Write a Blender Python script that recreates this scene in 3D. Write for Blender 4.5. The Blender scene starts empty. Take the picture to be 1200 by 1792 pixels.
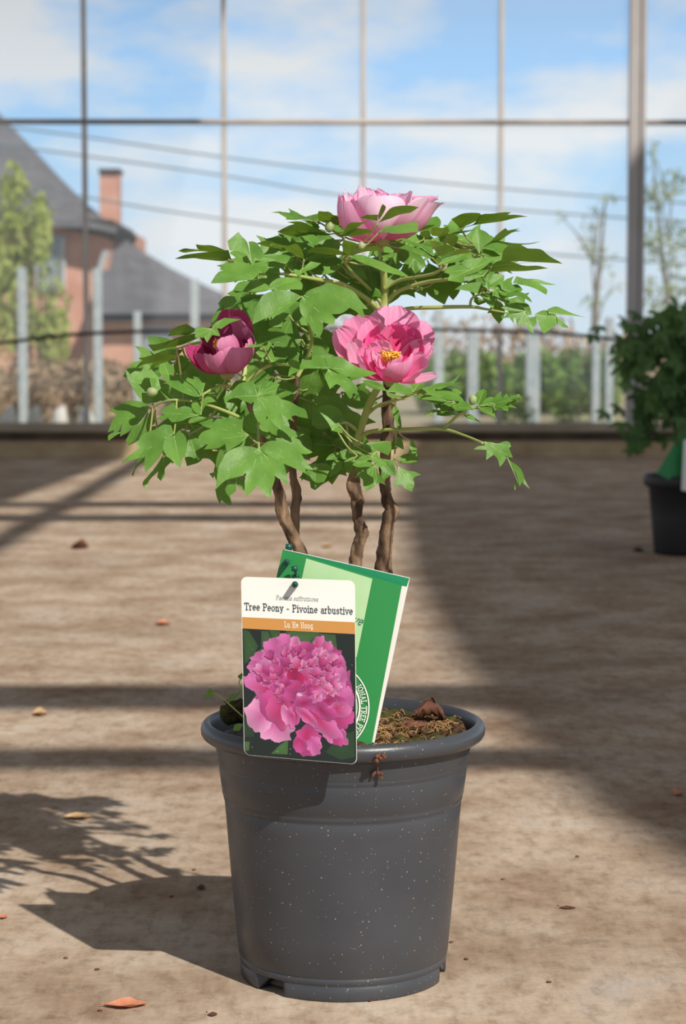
import bpy, bmesh, math, random
from mathutils import Vector, Matrix, noise
from mathutils.geometry import delaunay_2d_cdt
random.seed(7)
C = bpy.context.scene.collection
SC = bpy.context.scene
R = math.radians
# ---------------------------------------------------------------- camera
FPX = 3680.0
PITCH = math.atan(296/3680)
CAM = Vector((0, -2.196, .6676))
cd = bpy.data.cameras.new('camera'); cam = bpy.data.objects.new('camera', cd); C.objects.link(cam)
cam.location = CAM; cam.rotation_euler = (math.pi/2-PITCH, 0, 0)
cd.sensor_fit = 'VERTICAL'; cd.sensor_height = 36; cd.lens = FPX/1792*36
cd.clip_end = 400; cd.clip_start = .05
cd.dof.use_dof = True; cd.dof.focus_distance = 2.12; cd.dof.aperture_fstop = 9.5
SC.camera = cam
SC.view_settings.view_transform = 'Standard'; SC.view_settings.look = 'None'
SC.view_settings.gamma = 1; SC.view_settings.exposure = 0.0
SC.view_settings.use_curve_mapping = False
# ---------------------------------------------------------------- sun and sky
SUN = Vector((-.66, .95, -1))
sl = bpy.data.lights.new('sun', 'SUN'); sl.energy = 4.6; sl.angle = R(.6); sl.color = (1, .94, .86)
so = bpy.data.objects.new('sun', sl); C.objects.link(so)
so.rotation_euler = SUN.to_track_quat('-Z', 'Y').to_euler(); so.location = (2, -3, 6)
w = bpy.data.worlds.new('sky'); SC.world = w; w.use_nodes = True
nt = w.node_tree; nt.nodes.clear(); N = nt.nodes.new; L = nt.links.new
tc = N('ShaderNodeTexCoord'); sx = N('ShaderNodeSeparateXYZ'); L(tc.outputs['Generated'], sx.inputs[0])
rp = N('ShaderNodeValToRGB'); L(sx.outputs['Z'], rp.inputs[0])
e = rp.color_ramp.elements
e[0].position = 0; e[0].color = (.72, .83, .92, 1)
e[1].position = 1; e[1].color = (.17, .19, .23, 1)
for pos, c in ((.03, (.66, .81, .94, 1)), (.075, (.50, .74, .98, 1)), (.13, (.36, .63, .98, 1)), (.20, (.30, .42, .62, 1)), (.45, (.22, .25, .30, 1))):
    k = rp.color_ramp.elements.new(pos); k.color = c
mp = N('ShaderNodeMapping'); mp.inputs['Scale'].default_value = (1, 1, 2.6); mp.inputs['Location'].default_value = (.32, 0, .45)
L(tc.outputs['Generated'], mp.inputs[0])
ns = N('ShaderNodeTexNoise'); ns.inputs['Scale'].default_value = 9; ns.inputs['Detail'].default_value = 6; ns.inputs['Roughness'].default_value = .55
L(mp.outputs[0], ns.inputs[0])
cr = N('ShaderNodeValToRGB'); cr.color_ramp.elements[0].position = .43; cr.color_ramp.elements[1].position = .60
L(ns.outputs[0], cr.inputs[0])
cc = N('ShaderNodeValToRGB'); L(sx.outputs['Z'], cc.inputs[0])
cc.color_ramp.elements[0].position = .1; cc.color_ramp.elements[0].color = (.84, .87, .90, 1)
cc.color_ramp.elements[1].position = .3; cc.color_ramp.elements[1].color = (.35, .33, .32, 1)
mx = N('ShaderNodeMixRGB'); L(cr.outputs[0], mx.inputs[0]); L(rp.outputs[0], mx.inputs[1]); L(cc.outputs[0], mx.inputs[2])
bg = N('ShaderNodeBackground'); L(mx.outputs[0], bg.inputs[0]); bg.inputs[1].default_value = 1.0
wo = N('ShaderNodeOutputWorld'); L(bg.outputs[0], wo.inputs[0])

# ---------------------------------------------------------------- helpers
def ray(px, py):
    a = (px-600)/FPX; b = (896-py)/FPX
    return Vector((a, math.cos(PITCH)+b*math.sin(PITCH), -math.sin(PITCH)+b*math.cos(PITCH)))
def P(px, py, Y):
    r = ray(px, py); return CAM + r*((Y-CAM.y)/r.y)
def G(px, py, z=0):
    r = ray(px, py); return CAM + r*((z-CAM.z)/r.z)

def mat(name, col, rough=.6, spec=.5, col2=None, scale=30, detail=4, bump=0, bscale=None, transl=0, tcol=None, metal=0, stretch=None, lo=.35, hi=.65):
    m = bpy.data.materials.new(name); m.use_nodes = True; t = m.node_tree
    b = t.nodes['Principled BSDF']; b.inputs['Roughness'].default_value = rough
    b.inputs['Specular IOR Level'].default_value = spec; b.inputs['Metallic'].default_value = metal
    b.inputs['Base Color'].default_value = (*col, 1)
    tc = t.nodes.new('ShaderNodeTexCoord'); src = tc.outputs['Object']
    if stretch:
        mpn = t.nodes.new('ShaderNodeMapping'); mpn.inputs['Scale'].default_value = stretch
        t.links.new(src, mpn.inputs[0]); src = mpn.outputs[0]
    if col2:
        n = t.nodes.new('ShaderNodeTexNoise'); n.inputs['Scale'].default_value = scale; n.inputs['Detail'].default_value = detail
        t.links.new(src, n.inputs[0])
        r = t.nodes.new('ShaderNodeValToRGB'); r.color_ramp.elements[0].position = lo; r.color_ramp.elements[1].position = hi
        r.color_ramp.elements[0].color = (*col, 1); r.color_ramp.elements[1].color = (*col2, 1)
        t.links.new(n.outputs[0], r.inputs[0]); t.links.new(r.outputs[0], b.inputs['Base Color'])
    if bump:
        n2 = t.nodes.new('ShaderNodeTexNoise'); n2.inputs['Scale'].default_value = bscale or scale; n2.inputs['Detail'].default_value = 5
        t.links.new(src, n2.inputs[0])
        bp = t.nodes.new('ShaderNodeBump'); bp.inputs['Strength'].default_value = bump; bp.inputs['Distance'].default_value = .002
        t.links.new(n2.outputs[0], bp.inputs['Height']); t.links.new(bp.outputs[0], b.inputs['Normal'])
    if transl:
        tr = t.nodes.new('ShaderNodeBsdfTranslucent'); tr.inputs[0].default_value = (*(tcol or col), 1)
        ms = t.nodes.new('ShaderNodeMixShader'); ms.inputs[0].default_value = transl
        out = t.nodes['Material Output']
        t.links.new(b.outputs[0], ms.inputs[1]); t.links.new(tr.outputs[0], ms.inputs[2]); t.links.new(ms.outputs[0], out.inputs[0])
    return m
def vcmat(name, rough=.5, spec=.3, transl=0, gain=1):
    m = mat(name, (1, 1, 1), rough, spec, transl=transl, tcol=(1, 1, 1)); t = m.node_tree
    a = t.nodes.new('ShaderNodeVertexColor'); a.layer_name = 'Col'
    t.links.new(a.outputs[0], t.nodes['Principled BSDF'].inputs['Base Color'])
    for n in t.nodes:
        if n.type == 'BSDF_TRANSLUCENT': t.links.new(a.outputs[0], n.inputs[0])
    return m

def obj(name, bm, mats, parent=None, smooth=True, label=None):
    me = bpy.data.meshes.new(name); bm.normal_update(); bm.to_mesh(me); bm.free()
    for m in (mats if isinstance(mats, (list, tuple)) else [mats]): me.materials.append(m)
    if smooth:
        for p in me.polygons: p.use_smooth = True
    o = bpy.data.objects.new(name, me); C.objects.link(o)
    if parent is not None:
        o.parent = parent
        bpy.context.view_layer.update() if False else None
        o.matrix_parent_inverse = Matrix.Translation(PW[parent.name]).inverted() if parent.name in PW else Matrix()
    if label: o['label'] = label
    return o
PW = {}
def thing(name, label, cat, loc=(0, 0, 0), group=None):
    o = bpy.data.objects.new(name, None); C.objects.link(o); o.empty_display_size = .05
    o.location = loc; o['label'] = label; o['category'] = cat
    if group: o['group'] = group
    PW[o.name] = Vector(loc)
    return o
def tag(o, label, cat, group=None, kind=None):
    o['label'] = label; o['category'] = cat
    if group: o['group'] = group
    if kind: o['kind'] = kind
    return o
def struct(o): o['kind'] = 'structure'; return o

def box(bm, a, b, mi=0):
    v = [bm.verts.new((x, y, z)) for x in (a[0], b[0]) for y in (a[1], b[1]) for z in (a[2], b[2])]
    for f in ((0, 1, 3, 2), (4, 6, 7, 5), (0, 4, 5, 1), (2, 3, 7, 6), (0, 2, 6, 4), (1, 5, 7, 3)):
        fc = bm.faces.new([v[i] for i in f]); fc.material_index = mi
    return v
def boxo(name, a, b, m, parent=None, bev=.0):
    bm = bmesh.new(); box(bm, a, b); bmesh.ops.recalc_face_normals(bm, faces=bm.faces)
    if bev: bmesh.ops.bevel(bm, geom=list(bm.edges), offset=bev, segments=2, affect='EDGES')
    return obj(name, bm, m, parent, smooth=False)
def crom(pts, n):
    out = []; q = [pts[0]]+list(pts)+[pts[-1]]
    for i in range(1, len(q)-2):
        for k in range(n):
            t = k/n; a, b, c, d = q[i-1:i+3]
            out.append(.5*((2*b)+(c-a)*t+(2*a-5*b+4*c-d)*t*t+(3*b-a-3*c+d)*t**3))
    out.append(q[-2]); return out
def tube(bm, pts, rad, n=8, mi=0, wob=0, sub=0, seed=0):
    pts = [Vector(p) for p in pts]
    if not isinstance(rad, (list, tuple)): rad = [rad]*len(pts)
    if sub:
        rv = [Vector((r, 0, 0)) for r in rad]
        pts = crom(pts, sub); rad = [v.x for v in crom(rv, sub)]
    rings = []
    up = Vector((.13, -1, .21))
    for i, p in enumerate(pts):
        t = (pts[min(i+1, len(pts)-1)]-pts[max(i-1, 0)])
        if t.length < 1e-9: t = Vector((0, 0, 1))
        t.normalize(); s = t.cross(up).normalized(); u = s.cross(t)
        ring = []
        for k in range(n):
            a = 2*math.pi*k/n; d = s*math.cos(a)+u*math.sin(a)
            r = rad[i]
            if wob: r *= 1+wob*(noise.noise((p+d*.02)*70+Vector((seed, 0, 0)))+.45*noise.noise((p+d*.01)*260+Vector((seed, 3, 0))))
            ring.append(bm.verts.new(p+d*r))
        rings.append(ring)
    for a, b in zip(rings, rings[1:]):
        for k in range(n):
            f = bm.faces.new((a[k], a[(k+1) % n], b[(k+1) % n], b[k])); f.material_index = mi
    for r_, rev in ((rings[0], True), (rings[-1], False)):
        f = bm.faces.new(list(reversed(r_)) if rev else r_); f.material_index = mi
def lathe(bm, prof, n=96, c=(0, 0, 0), mi=0):
    rings = [[bm.verts.new((c[0]+r*math.cos(2*math.pi*k/n), c[1]+r*math.sin(2*math.pi*k/n), c[2]+z)) for k in range(n)] for r, z in prof]
    for a, b in zip(rings, rings[1:]):
        for k in range(n):
            f = bm.faces.new((a[k], a[(k+1) % n], b[(k+1) % n], b[k])); f.material_index = mi
    return rings
def blob(bm, c, r, seed=0, amp=.35, sub=2, sc=(1, 1, 1), f=2.0):
    q = bmesh.ops.create_icosphere(bm, subdivisions=sub, radius=1)
    for v in q['verts']:
        d = v.co.copy(); k = r*(1+amp*noise.noise(d*f+Vector((seed*3.1, 0, 0))))
        v.co = Vector(c)+Vector((d.x*sc[0], d.y*sc[1], d.z*sc[2]))*k

# ---------------------------------------------------------------- materials
M = {}
M['leaf'] = mat('leaf_green', (.095, .235, .034), .44, .3, (.175, .36, .066), 26, transl=.27, tcol=(.24, .38, .02), bump=.3, bscale=160)
M['leafvein'] = mat('leaf_vein', (.27, .44, .13), .5, .3, transl=.15)
M['petiole'] = mat('petiole_green', (.27, .36, .09), .5, .3, (.36, .30, .13), 14)
M['shoot'] = mat('shoot_green', (.30, .40, .10), .45, .4, (.42, .46, .15), 18)
M['bark'] = mat('bark_brown', (.065, .036, .022), .8, .3, (.34, .22, .13), 75, 7, bump=1.0, bscale=140, stretch=(1, 1, .35), lo=.4, hi=.72)
M['petal'] = vcmat('petal_pink', .55, .25, .32)
M['stamen'] = mat('stamen_gold', (.9, .42, .03), .6, .3, (.95, .6, .1), 300)
M['pot'] = mat('pot_grey_plastic', (.047, .052, .061), .36, .5, (.058, .063, .072), 12, bump=.06, bscale=400)
def specks(m):
    t = m.node_tree; b = t.nodes['Principled BSDF']; prev = b.inputs['Base Color'].links[0].from_socket
    tc = t.nodes.new('ShaderNodeTexCoord')
    for sc_, lim, c in ((150, .09, (.34, .24, .17, 1)), (70, .045, (.30, .17, .11, 1)), (240, .10, (.26, .23, .20, 1))):
        v = t.nodes.new('ShaderNodeTexVoronoi'); v.inputs['Scale'].default_value = sc_; v.inputs['Randomness'].default_value = 1
        t.links.new(tc.outputs['Object'], v.inputs['Vector'])
        # only some of the cells carry a speck, so the dirt is sparse and patchy
        sp = t.nodes.new('ShaderNodeSeparateXYZ'); t.links.new(v.outputs['Color'], sp.inputs[0])
        g = t.nodes.new('ShaderNodeMath'); g.operation = 'GREATER_THAN'; g.inputs[1].default_value = .72; t.links.new(sp.outputs[0], g.inputs[0])
        l = t.nodes.new('ShaderNodeMath'); l.operation = 'LESS_THAN'; l.inputs[1].default_value = lim*1.25; t.links.new(v.outputs['Distance'], l.inputs[0])
        a = t.nodes.new('ShaderNodeMath'); a.operation = 'MULTIPLY'; t.links.new(g.outputs[0], a.inputs[0]); t.links.new(l.outputs[0], a.inputs[1])
        mx = t.nodes.new('ShaderNodeMixRGB'); t.links.new(a.outputs[0], mx.inputs[0]); t.links.new(prev, mx.inputs[1]); mx.inputs[2].default_value = c
        prev = mx.outputs[0]
    t.links.new(prev, b.inputs['Base Color'])
specks(M['pot'])
M['soil'] = mat('soil_dark', (.016, .009, .006), .95, .1, (.15, .085, .045), 130, 6, bump=1, bscale=200)
M['moss'] = mat('soil_mossy', (.05, .033, .02), .95, .1, (.075, .08, .022), 110, 6, bump=1, bscale=200)
M['fibre'] = mat('root_fibre', (.22, .10, .04), .8, .2, (.48, .30, .13), 70)
M['deadleaf'] = mat('dead_leaf_brown', (.10, .035, .02), .7, .3, (.20, .085, .05), 60)
M['dryleaf'] = mat('dry_leaf_orange', (.50, .17, .09), .6, .3, (.62, .28, .17), 60)
M['tanleaf'] = mat('dry_leaf_tan', (.50, .30, .14), .6, .3, (.62, .42, .24), 60)
M['white'] = mat('card_white', (.73, .72, .67), .35, .4)
M['cardedge'] = mat('card_edge', (.80, .79, .76), .5, .3)
M['ink'] = mat('ink_grey', (.055, .075, .085), .5, .3)
M['inklight'] = mat('ink_light_grey', (.24, .26, .26), .5, .3)
M['orange'] = mat('band_orange', (.50, .235, .055), .35, .4)
M['whiteink'] = mat('ink_white', (.88, .85, .78), .5, .3)
M['green'] = mat('booklet_green', (.024, .235, .058), .35, .4)
M['green2'] = mat('booklet_emerald', (.008, .22, .09), .35, .4)
M['pale'] = mat('booklet_pale_green', (.36, .58, .29), .4, .4, (.44, .63, .36), 12)
M['darkgreenink'] = mat('ink_dark_green', (.03, .13, .09), .5, .3)
M['peg'] = mat('stake_green', (.014, .085, .065), .35, .5)
M['print'] = vcmat('card_print', .3, .45)
M['wood'] = mat('kerb_wood', (.30, .24, .17), .8, .2, (.42, .35, .26), 8, stretch=(.5, 4, 4))
M['sillshade'] = mat('under_sill_shade', (.10, .07, .05), .85, .2, (.17, .12, .08), 6)
M['kerb'] = mat('kerb_block', (.38, .27, .16), .85, .2, (.55, .42, .24), 5)
M['bar'] = mat('glazing_bar_grey', (.42, .38, .34), .6, .3, (.55, .50, .45), 3)
M['bardk'] = mat('transom_grey', (.24, .21, .19), .6, .3, (.52, .44, .38), 1.1, lo=.42, hi=.58)
M['post'] = mat('frame_post_grey', (.37, .34, .32), .6, .3, (.44, .41, .39), 3)
M['hose'] = mat('hose_black', (.02, .02, .025), .5, .4)
M['galv'] = mat('fence_post_pale', (.33, .385, .40), .6, .4, (.46, .49, .50), 14)
M['brick'] = mat('brick_pink', (.52, .27, .20), .9, .1, (.62, .36, .27), 1.5)
M['slate'] = mat('roof_slate', (.12, .12, .13), .8, .2, (.17, .17, .185), 1.2, stretch=(1, 1, 5))
M['dark'] = mat('eave_dark', (.05, .045, .045), .8, .2)
M['winglass'] = mat('house_window_glass', (.22, .26, .30), .2, .6)
M['winframe'] = mat('house_window_frame', (.55, .57, .58), .5, .3)
M['shrubyg'] = mat('shrub_yellow_green', (.36, .43, .10), .7, .2, (.46, .50, .17), 4, transl=.3)
M['hedge'] = mat('hedge_green', (.15, .27, .05), .8, .2, (.24, .36, .08), 3, transl=.2)
M['drybush'] = mat('dry_bank_brown', (.33, .23, .15), .9, .1, (.44, .33, .21), 3)
M['twig'] = mat('twig_grey', (.22, .19, .15), .8, .2)
M['farleaf'] = mat('far_tree_leaf', (.30, .36, .17), .7, .2, (.42, .46, .25), 2, transl=.35)
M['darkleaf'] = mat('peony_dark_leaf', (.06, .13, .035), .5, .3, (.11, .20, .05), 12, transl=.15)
M['outground'] = mat('outside_ground', (.40, .33, .25), .95, .1, (.30, .30, .17), .5)
M['stone'] = mat('pale_rubble', (.60, .56, .50), .9, .1, (.72, .70, .66), 5)
M['wire'] = mat('wire_grey', (.16, .19, .22), .6, .3)
M['blackpot'] = mat('pot_black', (.022, .022, .024), .5, .4)
sc_m = bpy.data.materials.new('added_shade_sheet'); sc_m.use_nodes = True; t = sc_m.node_tree; bb_ = t.nodes['Principled BSDF']; bb_.inputs['Base Color'].default_value = (.3, .3, .3, 1)
tr = t.nodes.new('ShaderNodeBsdfTransparent'); ms = t.nodes.new('ShaderNodeMixShader'); ms.inputs[0].default_value = .14
t.links.new(bb_.outputs[0], ms.inputs[1]); t.links.new(tr.outputs[0], ms.inputs[2]); t.links.new(ms.outputs[0], t.nodes['Material Output'].inputs[0])
M['shade'] = sc_m  # slightly see-through sheet, added overhead to dim the sun
# floor: worn brown concrete with a faint grain
fm = bpy.data.materials.new('floor_concrete'); fm.use_nodes = True; t = fm.node_tree
b = t.nodes['Principled BSDF']; b.inputs['Roughness'].default_value = .9; b.inputs['Specular IOR Level'].default_value = .04
tc = t.nodes.new('ShaderNodeTexCoord')
def fnoise(scale, detail, stretch, rough=.6):
    mpn = t.nodes.new('ShaderNodeMapping'); mpn.inputs['Scale'].default_value = stretch; t.links.new(tc.outputs['Object'], mpn.inputs[0])
    n = t.nodes.new('ShaderNodeTexNoise'); n.inputs['Scale'].default_value = scale; n.inputs['Detail'].default_value = detail
    n.inputs['Roughness'].default_value = rough
    t.links.new(mpn.outputs[0], n.inputs[0]); return n
def framp(n, stops):
    r = t.nodes.new('ShaderNodeValToRGB'); el = r.color_ramp.elements
    el[0].position, el[0].color = stops[0][0], (*stops[0][1], 1); el[1].position, el[1].color = stops[-1][0], (*stops[-1][1], 1)
    for p_, c_ in stops[1:-1]:
        k = el.new(p_); k.color = (*c_, 1)
    t.links.new(n.outputs[0], r.inputs[0]); return r
r1 = framp(fnoise(5, 8, (1, .9, 1), .65), [(.30, (.30, .20, .135)), (.45, (.41, .315, .232)), (.58, (.51, .42, .33)), (.75, (.49, .45, .41))])
r2 = framp(fnoise(42, 6, (1, .55, 1), .7), [(.33, (.70, .66, .63)), (.5, (.98, .98, .98)), (.7, (1.10, 1.10, 1.10))])
r3 = framp(fnoise(150, 4, (1, .12, 1)), [(.35, (.95, .95, .95)), (.65, (1.04, 1.04, 1.04))])
r4 = framp(fnoise(150, 4, (.12, 1, 1)), [(.35, (.96, .96, .96)), (.65, (1.03, 1.03, 1.03))])
r5 = framp(fnoise(1.7, 5, (1, 1, 1)), [(.38, (.84, .80, .77)), (.62, (1.08, 1.06, 1.04))])
prev = r1
for rr in (r2, r3, r4, r5):
    mx = t.nodes.new('ShaderNodeMixRGB'); mx.blend_type = 'MULTIPLY'; mx.inputs[0].default_value = 1
    t.links.new(prev.outputs[0], mx.inputs[1]); t.links.new(rr.outputs[0], mx.inputs[2]); prev = mx
t.links.new(prev.outputs[0], b.inputs['Base Color'])
bp = t.nodes.new('ShaderNodeBump'); bp.inputs['Strength'].default_value = .35; bp.inputs['Distance'].default_value = .004
t.links.new(fnoise(60, 8, (1, 1, 1)).outputs[0], bp.inputs['Height']); t.links.new(bp.outputs[0], b.inputs['Normal'])
M['floor'] = fm
# greenhouse glass: clear, thinly dusty
gm = bpy.data.materials.new('greenhouse_glass'); gm.use_nodes = True; t = gm.node_tree; t.nodes.clear()
tr = t.nodes.new('ShaderNodeBsdfTransparent'); tr.inputs[0].default_value = (.98, .99, .99, 1)
gl = t.nodes.new('ShaderNodeBsdfGlossy'); gl.inputs['Roughness'].default_value = .05
df = t.nodes.new('ShaderNodeBsdfDiffuse'); df.inputs[0].default_value = (.8, .82, .85, 1)
m1 = t.nodes.new('ShaderNodeMixShader'); m1.inputs[0].default_value = .03
m2 = t.nodes.new('ShaderNodeMixShader'); m2.inputs[0].default_value = .035
out = t.nodes.new('ShaderNodeOutputMaterial')
t.links.new(tr.outputs[0], m1.inputs[1]); t.links.new(gl.outputs[0], m1.inputs[2])
t.links.new(m1.outputs[0], m2.inputs[1]); t.links.new(df.outputs[0], m2.inputs[2]); t.links.new(m2.outputs[0], out.inputs[0])
M['glass'] = gm

# ================================================================ the setting
WY = G(600, 800).y                       # glass wall plane
struct(boxo('floor', (-7, -7, -.12), (7, WY+.05, 0), M['floor']))
struct(boxo('trim_1', (-6, WY+.0, 0), (6, WY+.22, P(600, 772, WY).z), M['kerb']))           # kerb blocks
zs = P(600, 756, WY).z; zt = P(600, 742, WY).z
struct(boxo('trim_2', (-6, WY+.03, P(600, 772, WY).z), (6, WY+.22, zs), M['sillshade']))  # recess under the sill, its shade put into the dark colour
struct(boxo('trim_3', (-6, WY-.05, zs), (6, WY+.24, zt), M['wood'], bev=.008))               # sill
tn = 4; GY = WY+.08
barx = [P(x, 500, GY).x for x in (-1054, -813, -572, -331, -90, 150, 393, 635, 875, 1111, 1352, 1594, 1835)]
zr = P(600, 214, GY).z
for i, bx in enumerate(barx):
    big = i in (3, 9); hw = .046 if big else .0135
    if big:
        bm = bmesh.new(); box(bm, (bx-hw, GY-.04, zt), (bx+hw*.15, GY+.04, 3.1)); box(bm, (bx+hw*.15, GY-.028, zt), (bx+hw*.45, GY+.04, 3.1)); box(bm, (bx+hw*.45, GY-.04, zt), (bx+hw, GY+.04, 3.1))
        struct(obj('trim_%d' % tn, bm, M['post'], smooth=False))
    else:
        struct(boxo('trim_%d' % tn, (bx-hw, GY-.015, zt), (bx+hw, GY+.03, 3.1), M['bar'], bev=.003))
    tn += 1
bm = bmesh.new(); tube(bm, [(-6, GY-.01, zr+.008), (0, GY-.01, zr), (6, GY-.01, zr-.008)], .0165, 10, sub=4)
struct(obj('trim_%d' % tn, bm, M['bardk'])); tn += 1
struct(boxo('trim_%d' % tn, (-6, GY-.03, 3.1), (6, GY+.05, 3.2), M['post'])); tn += 1
for i, (a, b_) in enumerate(zip(barx, barx[1:])):
    struct(boxo('window_%d' % (i+1), (a+.01, GY+.012, zt), (b_-.01, GY+.016, 3.1), M['glass']))
# the roof over the photographer: purlins and glazing bars, plus unseen sheets added to shade the floor
HR = 5.0
def up(g, H=HR): return Vector((g[0]-SUN.x*H, g[1]-SUN.y*H, H))
def slab(name, pts, m, th=.04, H=HR):
    bm = bmesh.new(); lo = [bm.verts.new(up(p, H)) for p in pts]; hi = [bm.verts.new(up(p, H)+Vector((0, 0, th))) for p in pts]
    bm.faces.new(lo); bm.faces.new(list(reversed(hi)))
    for i in range(len(pts)):
        j = (i+1) % len(pts); bm.faces.new((lo[i], hi[i], hi[j], lo[j]))
    bmesh.ops.recalc_face_normals(bm, faces=bm.faces)
    return struct(obj(name, bm, m, smooth=False))
for y0, y1, hh in ((G(600, 1245).y, G(600, 1209).y, 5.0), (G(600, 1352).y, G(600, 1324).y, 4.6), (G(600, 913).y, G(600, 903).y, 5.0), (G(600, 888).y, G(600, 880).y, 5.0)):
    slab('trim_%d' % tn, [(-5, y0-.02), (5, y0+.06), (5, y1+.06), (-5, y1-.02)], M['post'], .06, hh); tn += 1
slab('added_shade_sheet_left', [G(-60, 905).xy, G(222, 800).xy, (-3, 14), (-6, 14), (-6, 3)], M['shade'], .004)  # unseen sheet added to throw the shade at the far left
a, b_ = G(-20, 948).xy, G(236, 806).xy; d = (b_-a)
slab('trim_%d' % tn, [a-d*.3, a+d*1.1, a+d*1.1+Vector((.10, 0)), a-d*.3+Vector((.10, 0))], M['post']); tn += 1
slab('added_shade_sheet_right', [G(700, 800).xy, G(712, 1000).xy, G(790, 1150).xy, G(880, 1260).xy, G(1010, 1400).xy, G(1260, 1560).xy, (7, 2), (7, 14), (.8, 14)], M['shade'], .004, 7.0)  # unseen sheet, outlined to cast the shade over the right floor

# outside
struct(boxo('ground_outside', (-60, WY+.22, -.3), (60, 120, -.05), M['outground']))
# black hose along the glass
bm = bmesh.new(); hp = [P(x, y, WY-.12) for x, y in ((-200, 618), (0, 600), (120, 586), (250, 580), (420, 577), (600, 576), (780, 577), (950, 582), (1060, 592), (1150, 604), (1300, 622))]
tube(bm, hp, .0105, 8, sub=5)
tag(obj('garden_hose', bm, M['hose']), 'long black hose strung across the greenhouse glazing bars behind the plant', 'hose')
# fence posts outside
fl = ['pale fence post outside at the far left, in front of the yellow green shrub', 'tall pale fence post outside, left of the low annex roof', 'short pale fence post outside, in front of the annex wall, right of the tall one',
      'pale fence post outside, overlapping the annex roof above the half closed flower', 'pale fence post outside, first one right of the large open flower', 'wider pale fence post outside in front of the green hedge',
      'mottled pale fence post outside beside the thin leafy tree', 'thin white fence post outside, just left of the dark potted shrub', 'pale fence post outside, hidden partly by the dark potted shrub']
for (x, y0, w_), lb in zip(((38, 468, 15), (170, 470, 15), (240, 545, 13), (340, 488, 14), (768, 540, 16), (827, 575, 19), (932, 560, 24), (1043, 575, 14), (1066, 555, 14)), fl):
    Yp = WY+4.2; c = P(x, y0, Yp); hw = w_*.5*(Yp+2.2)/FPX
    bm = bmesh.new(); box(bm, (c.x-hw, Yp-hw, -.06), (c.x+hw, Yp+hw, c.z)); bmesh.ops.bevel(bm, geom=list(bm.edges), offset=.006, segments=1, affect='EDGES')
    tag(obj('fence_post', bm, M['galv'], smooth=False), lb, 'fence post', 'pale fence posts outside the greenhouse')
# fence wires are not visible; low rubble along the fence
for k, x in enumerate((15, 60, 105, 150)):
    Yp = WY+1.6; c = P(x, 718, Yp)
    bm = bmesh.new(); blob(bm, (c.x, Yp, .11), .125, k, .4, 2, (.48, .5, 1.15))
    tag(obj('stone_heap', bm, M['stone']), 'pale rubble heap outside the glass wall, %s' % ('leftmost of four', 'second from the left of four', 'third from the left of four', 'rightmost of four')[k], 'stones', 'pale rubble heaps outside')

# house
house = thing('brick_house', 'pink brick house with grey slate roofs and a low annex, seen through the greenhouse glass', 'house', (P(100, 640, 48).x, 48, 0))
HY = 46.0
def poly_prism(name, pts_front, Y0, Y1, m, parent):
    bm = bmesh.new(); f = [bm.verts.new(P(x, y, Y0)) for x, y in pts_front]; bk = [bm.verts.new(v.co+Vector((0, Y1-Y0, 0))) for v in f]
    bm.faces.new(f); bm.faces.new(list(reversed(bk)))
    for i in range(len(f)):
        j = (i+1) % len(f); bm.faces.new((f[i], bk[i], bk[j], f[j]))
    bmesh.ops.recalc_face_normals(bm, faces=bm.faces)
    return obj(name, bm, m, parent, smooth=False)
poly_prism('wall', [(-400, 385), (190, 385), (190, 650), (-400, 650)], HY, HY+9, M['brick'], house)
poly_prism('annex_wall', [(150, 545), (560, 545), (560, 650), (150, 650)], HY-1.5, HY+5, M['brick'], house)
o = poly_prism('eave_band', [(100, 384), (196, 384), (206, 398), (196, 418), (180, 412), (100, 398)], HY-.6, HY+4, M['dark'], house)
poly_prism('eave_band', [(175, 549), (560, 549), (560, 562), (175, 562)], HY-2.0, HY-1.4, M['dark'], house)
def loft(name, top, Yt, bot, Yb, m, parent):
    bm = bmesh.new(); a = [bm.verts.new(P(x, y, Yt)) for x, y in top]; b = [bm.verts.new(P(x, y, Yb)) for x, y in bot]
    c = [bm.verts.new(P(x, y, Yt+4)-Vector((0, 0, .5))) for x, y in top]; d = [bm.verts.new(v.co-Vector((0, 0, .12))) for v in b]
    for i in range(len(top)-1):
        bm.faces.new((a[i], a[i+1], b[i+1], b[i])); bm.faces.new((a[i+1], a[i], c[i], c[i+1])); bm.faces.new((b[i], b[i+1], d[i+1], d[i]))
    for i in (0, -1): bm.faces.new((a[i], b[i], d[i], c[i]))
    bmesh.ops.recalc_face_normals(bm, faces=bm.faces)
    return obj(name, bm, m, parent, smooth=False)
loft('roof', [(-400, 60), (-130, 70), (14, 214), (60, 262), (110, 316), (150, 356), (204, 398)], HY+3, [(-400, 388), (-130, 388), (14, 388), (60, 388), (110, 388), (150, 389), (204, 400)], HY-.8, M['slate'], house)
loft('annex_roof', [(186, 400), (215, 416), (250, 440), (300, 470), (350, 495), (395, 516), (470, 548)], HY+2, [(172, 550), (215, 550), (250, 550), (300, 550), (350, 550), (395, 550), (475, 550)], HY-2, M['slate'], house)
poly_prism('chimney', [(174, 300), (207, 300), (207, 430), (174, 430)], HY+1.2, HY+1.9, M['brick'], house)
poly_prism('chimney_cap', [(172, 295), (209, 295), (209, 301), (172, 301)], HY+1.1, HY+2.0, M['dark'], house)
wf = poly_prism('window', [(62, 413), (114, 413), (114, 512), (62, 512)], HY-.12, HY+.02, M['winframe'], house)
for x0, x1, y0, y1 in ((66, 86, 417, 508), (90, 110, 417, 508)): poly_prism('pane', [(x0, y0), (x1, y0), (x1, y1), (x0, y1)], HY-.16, HY-.1, M['winglass'], wf)
wf = poly_prism('window', [(250, 572), (300, 572), (300, 628), (250, 628)], HY-1.62, HY-1.5, M['winframe'], house)
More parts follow.
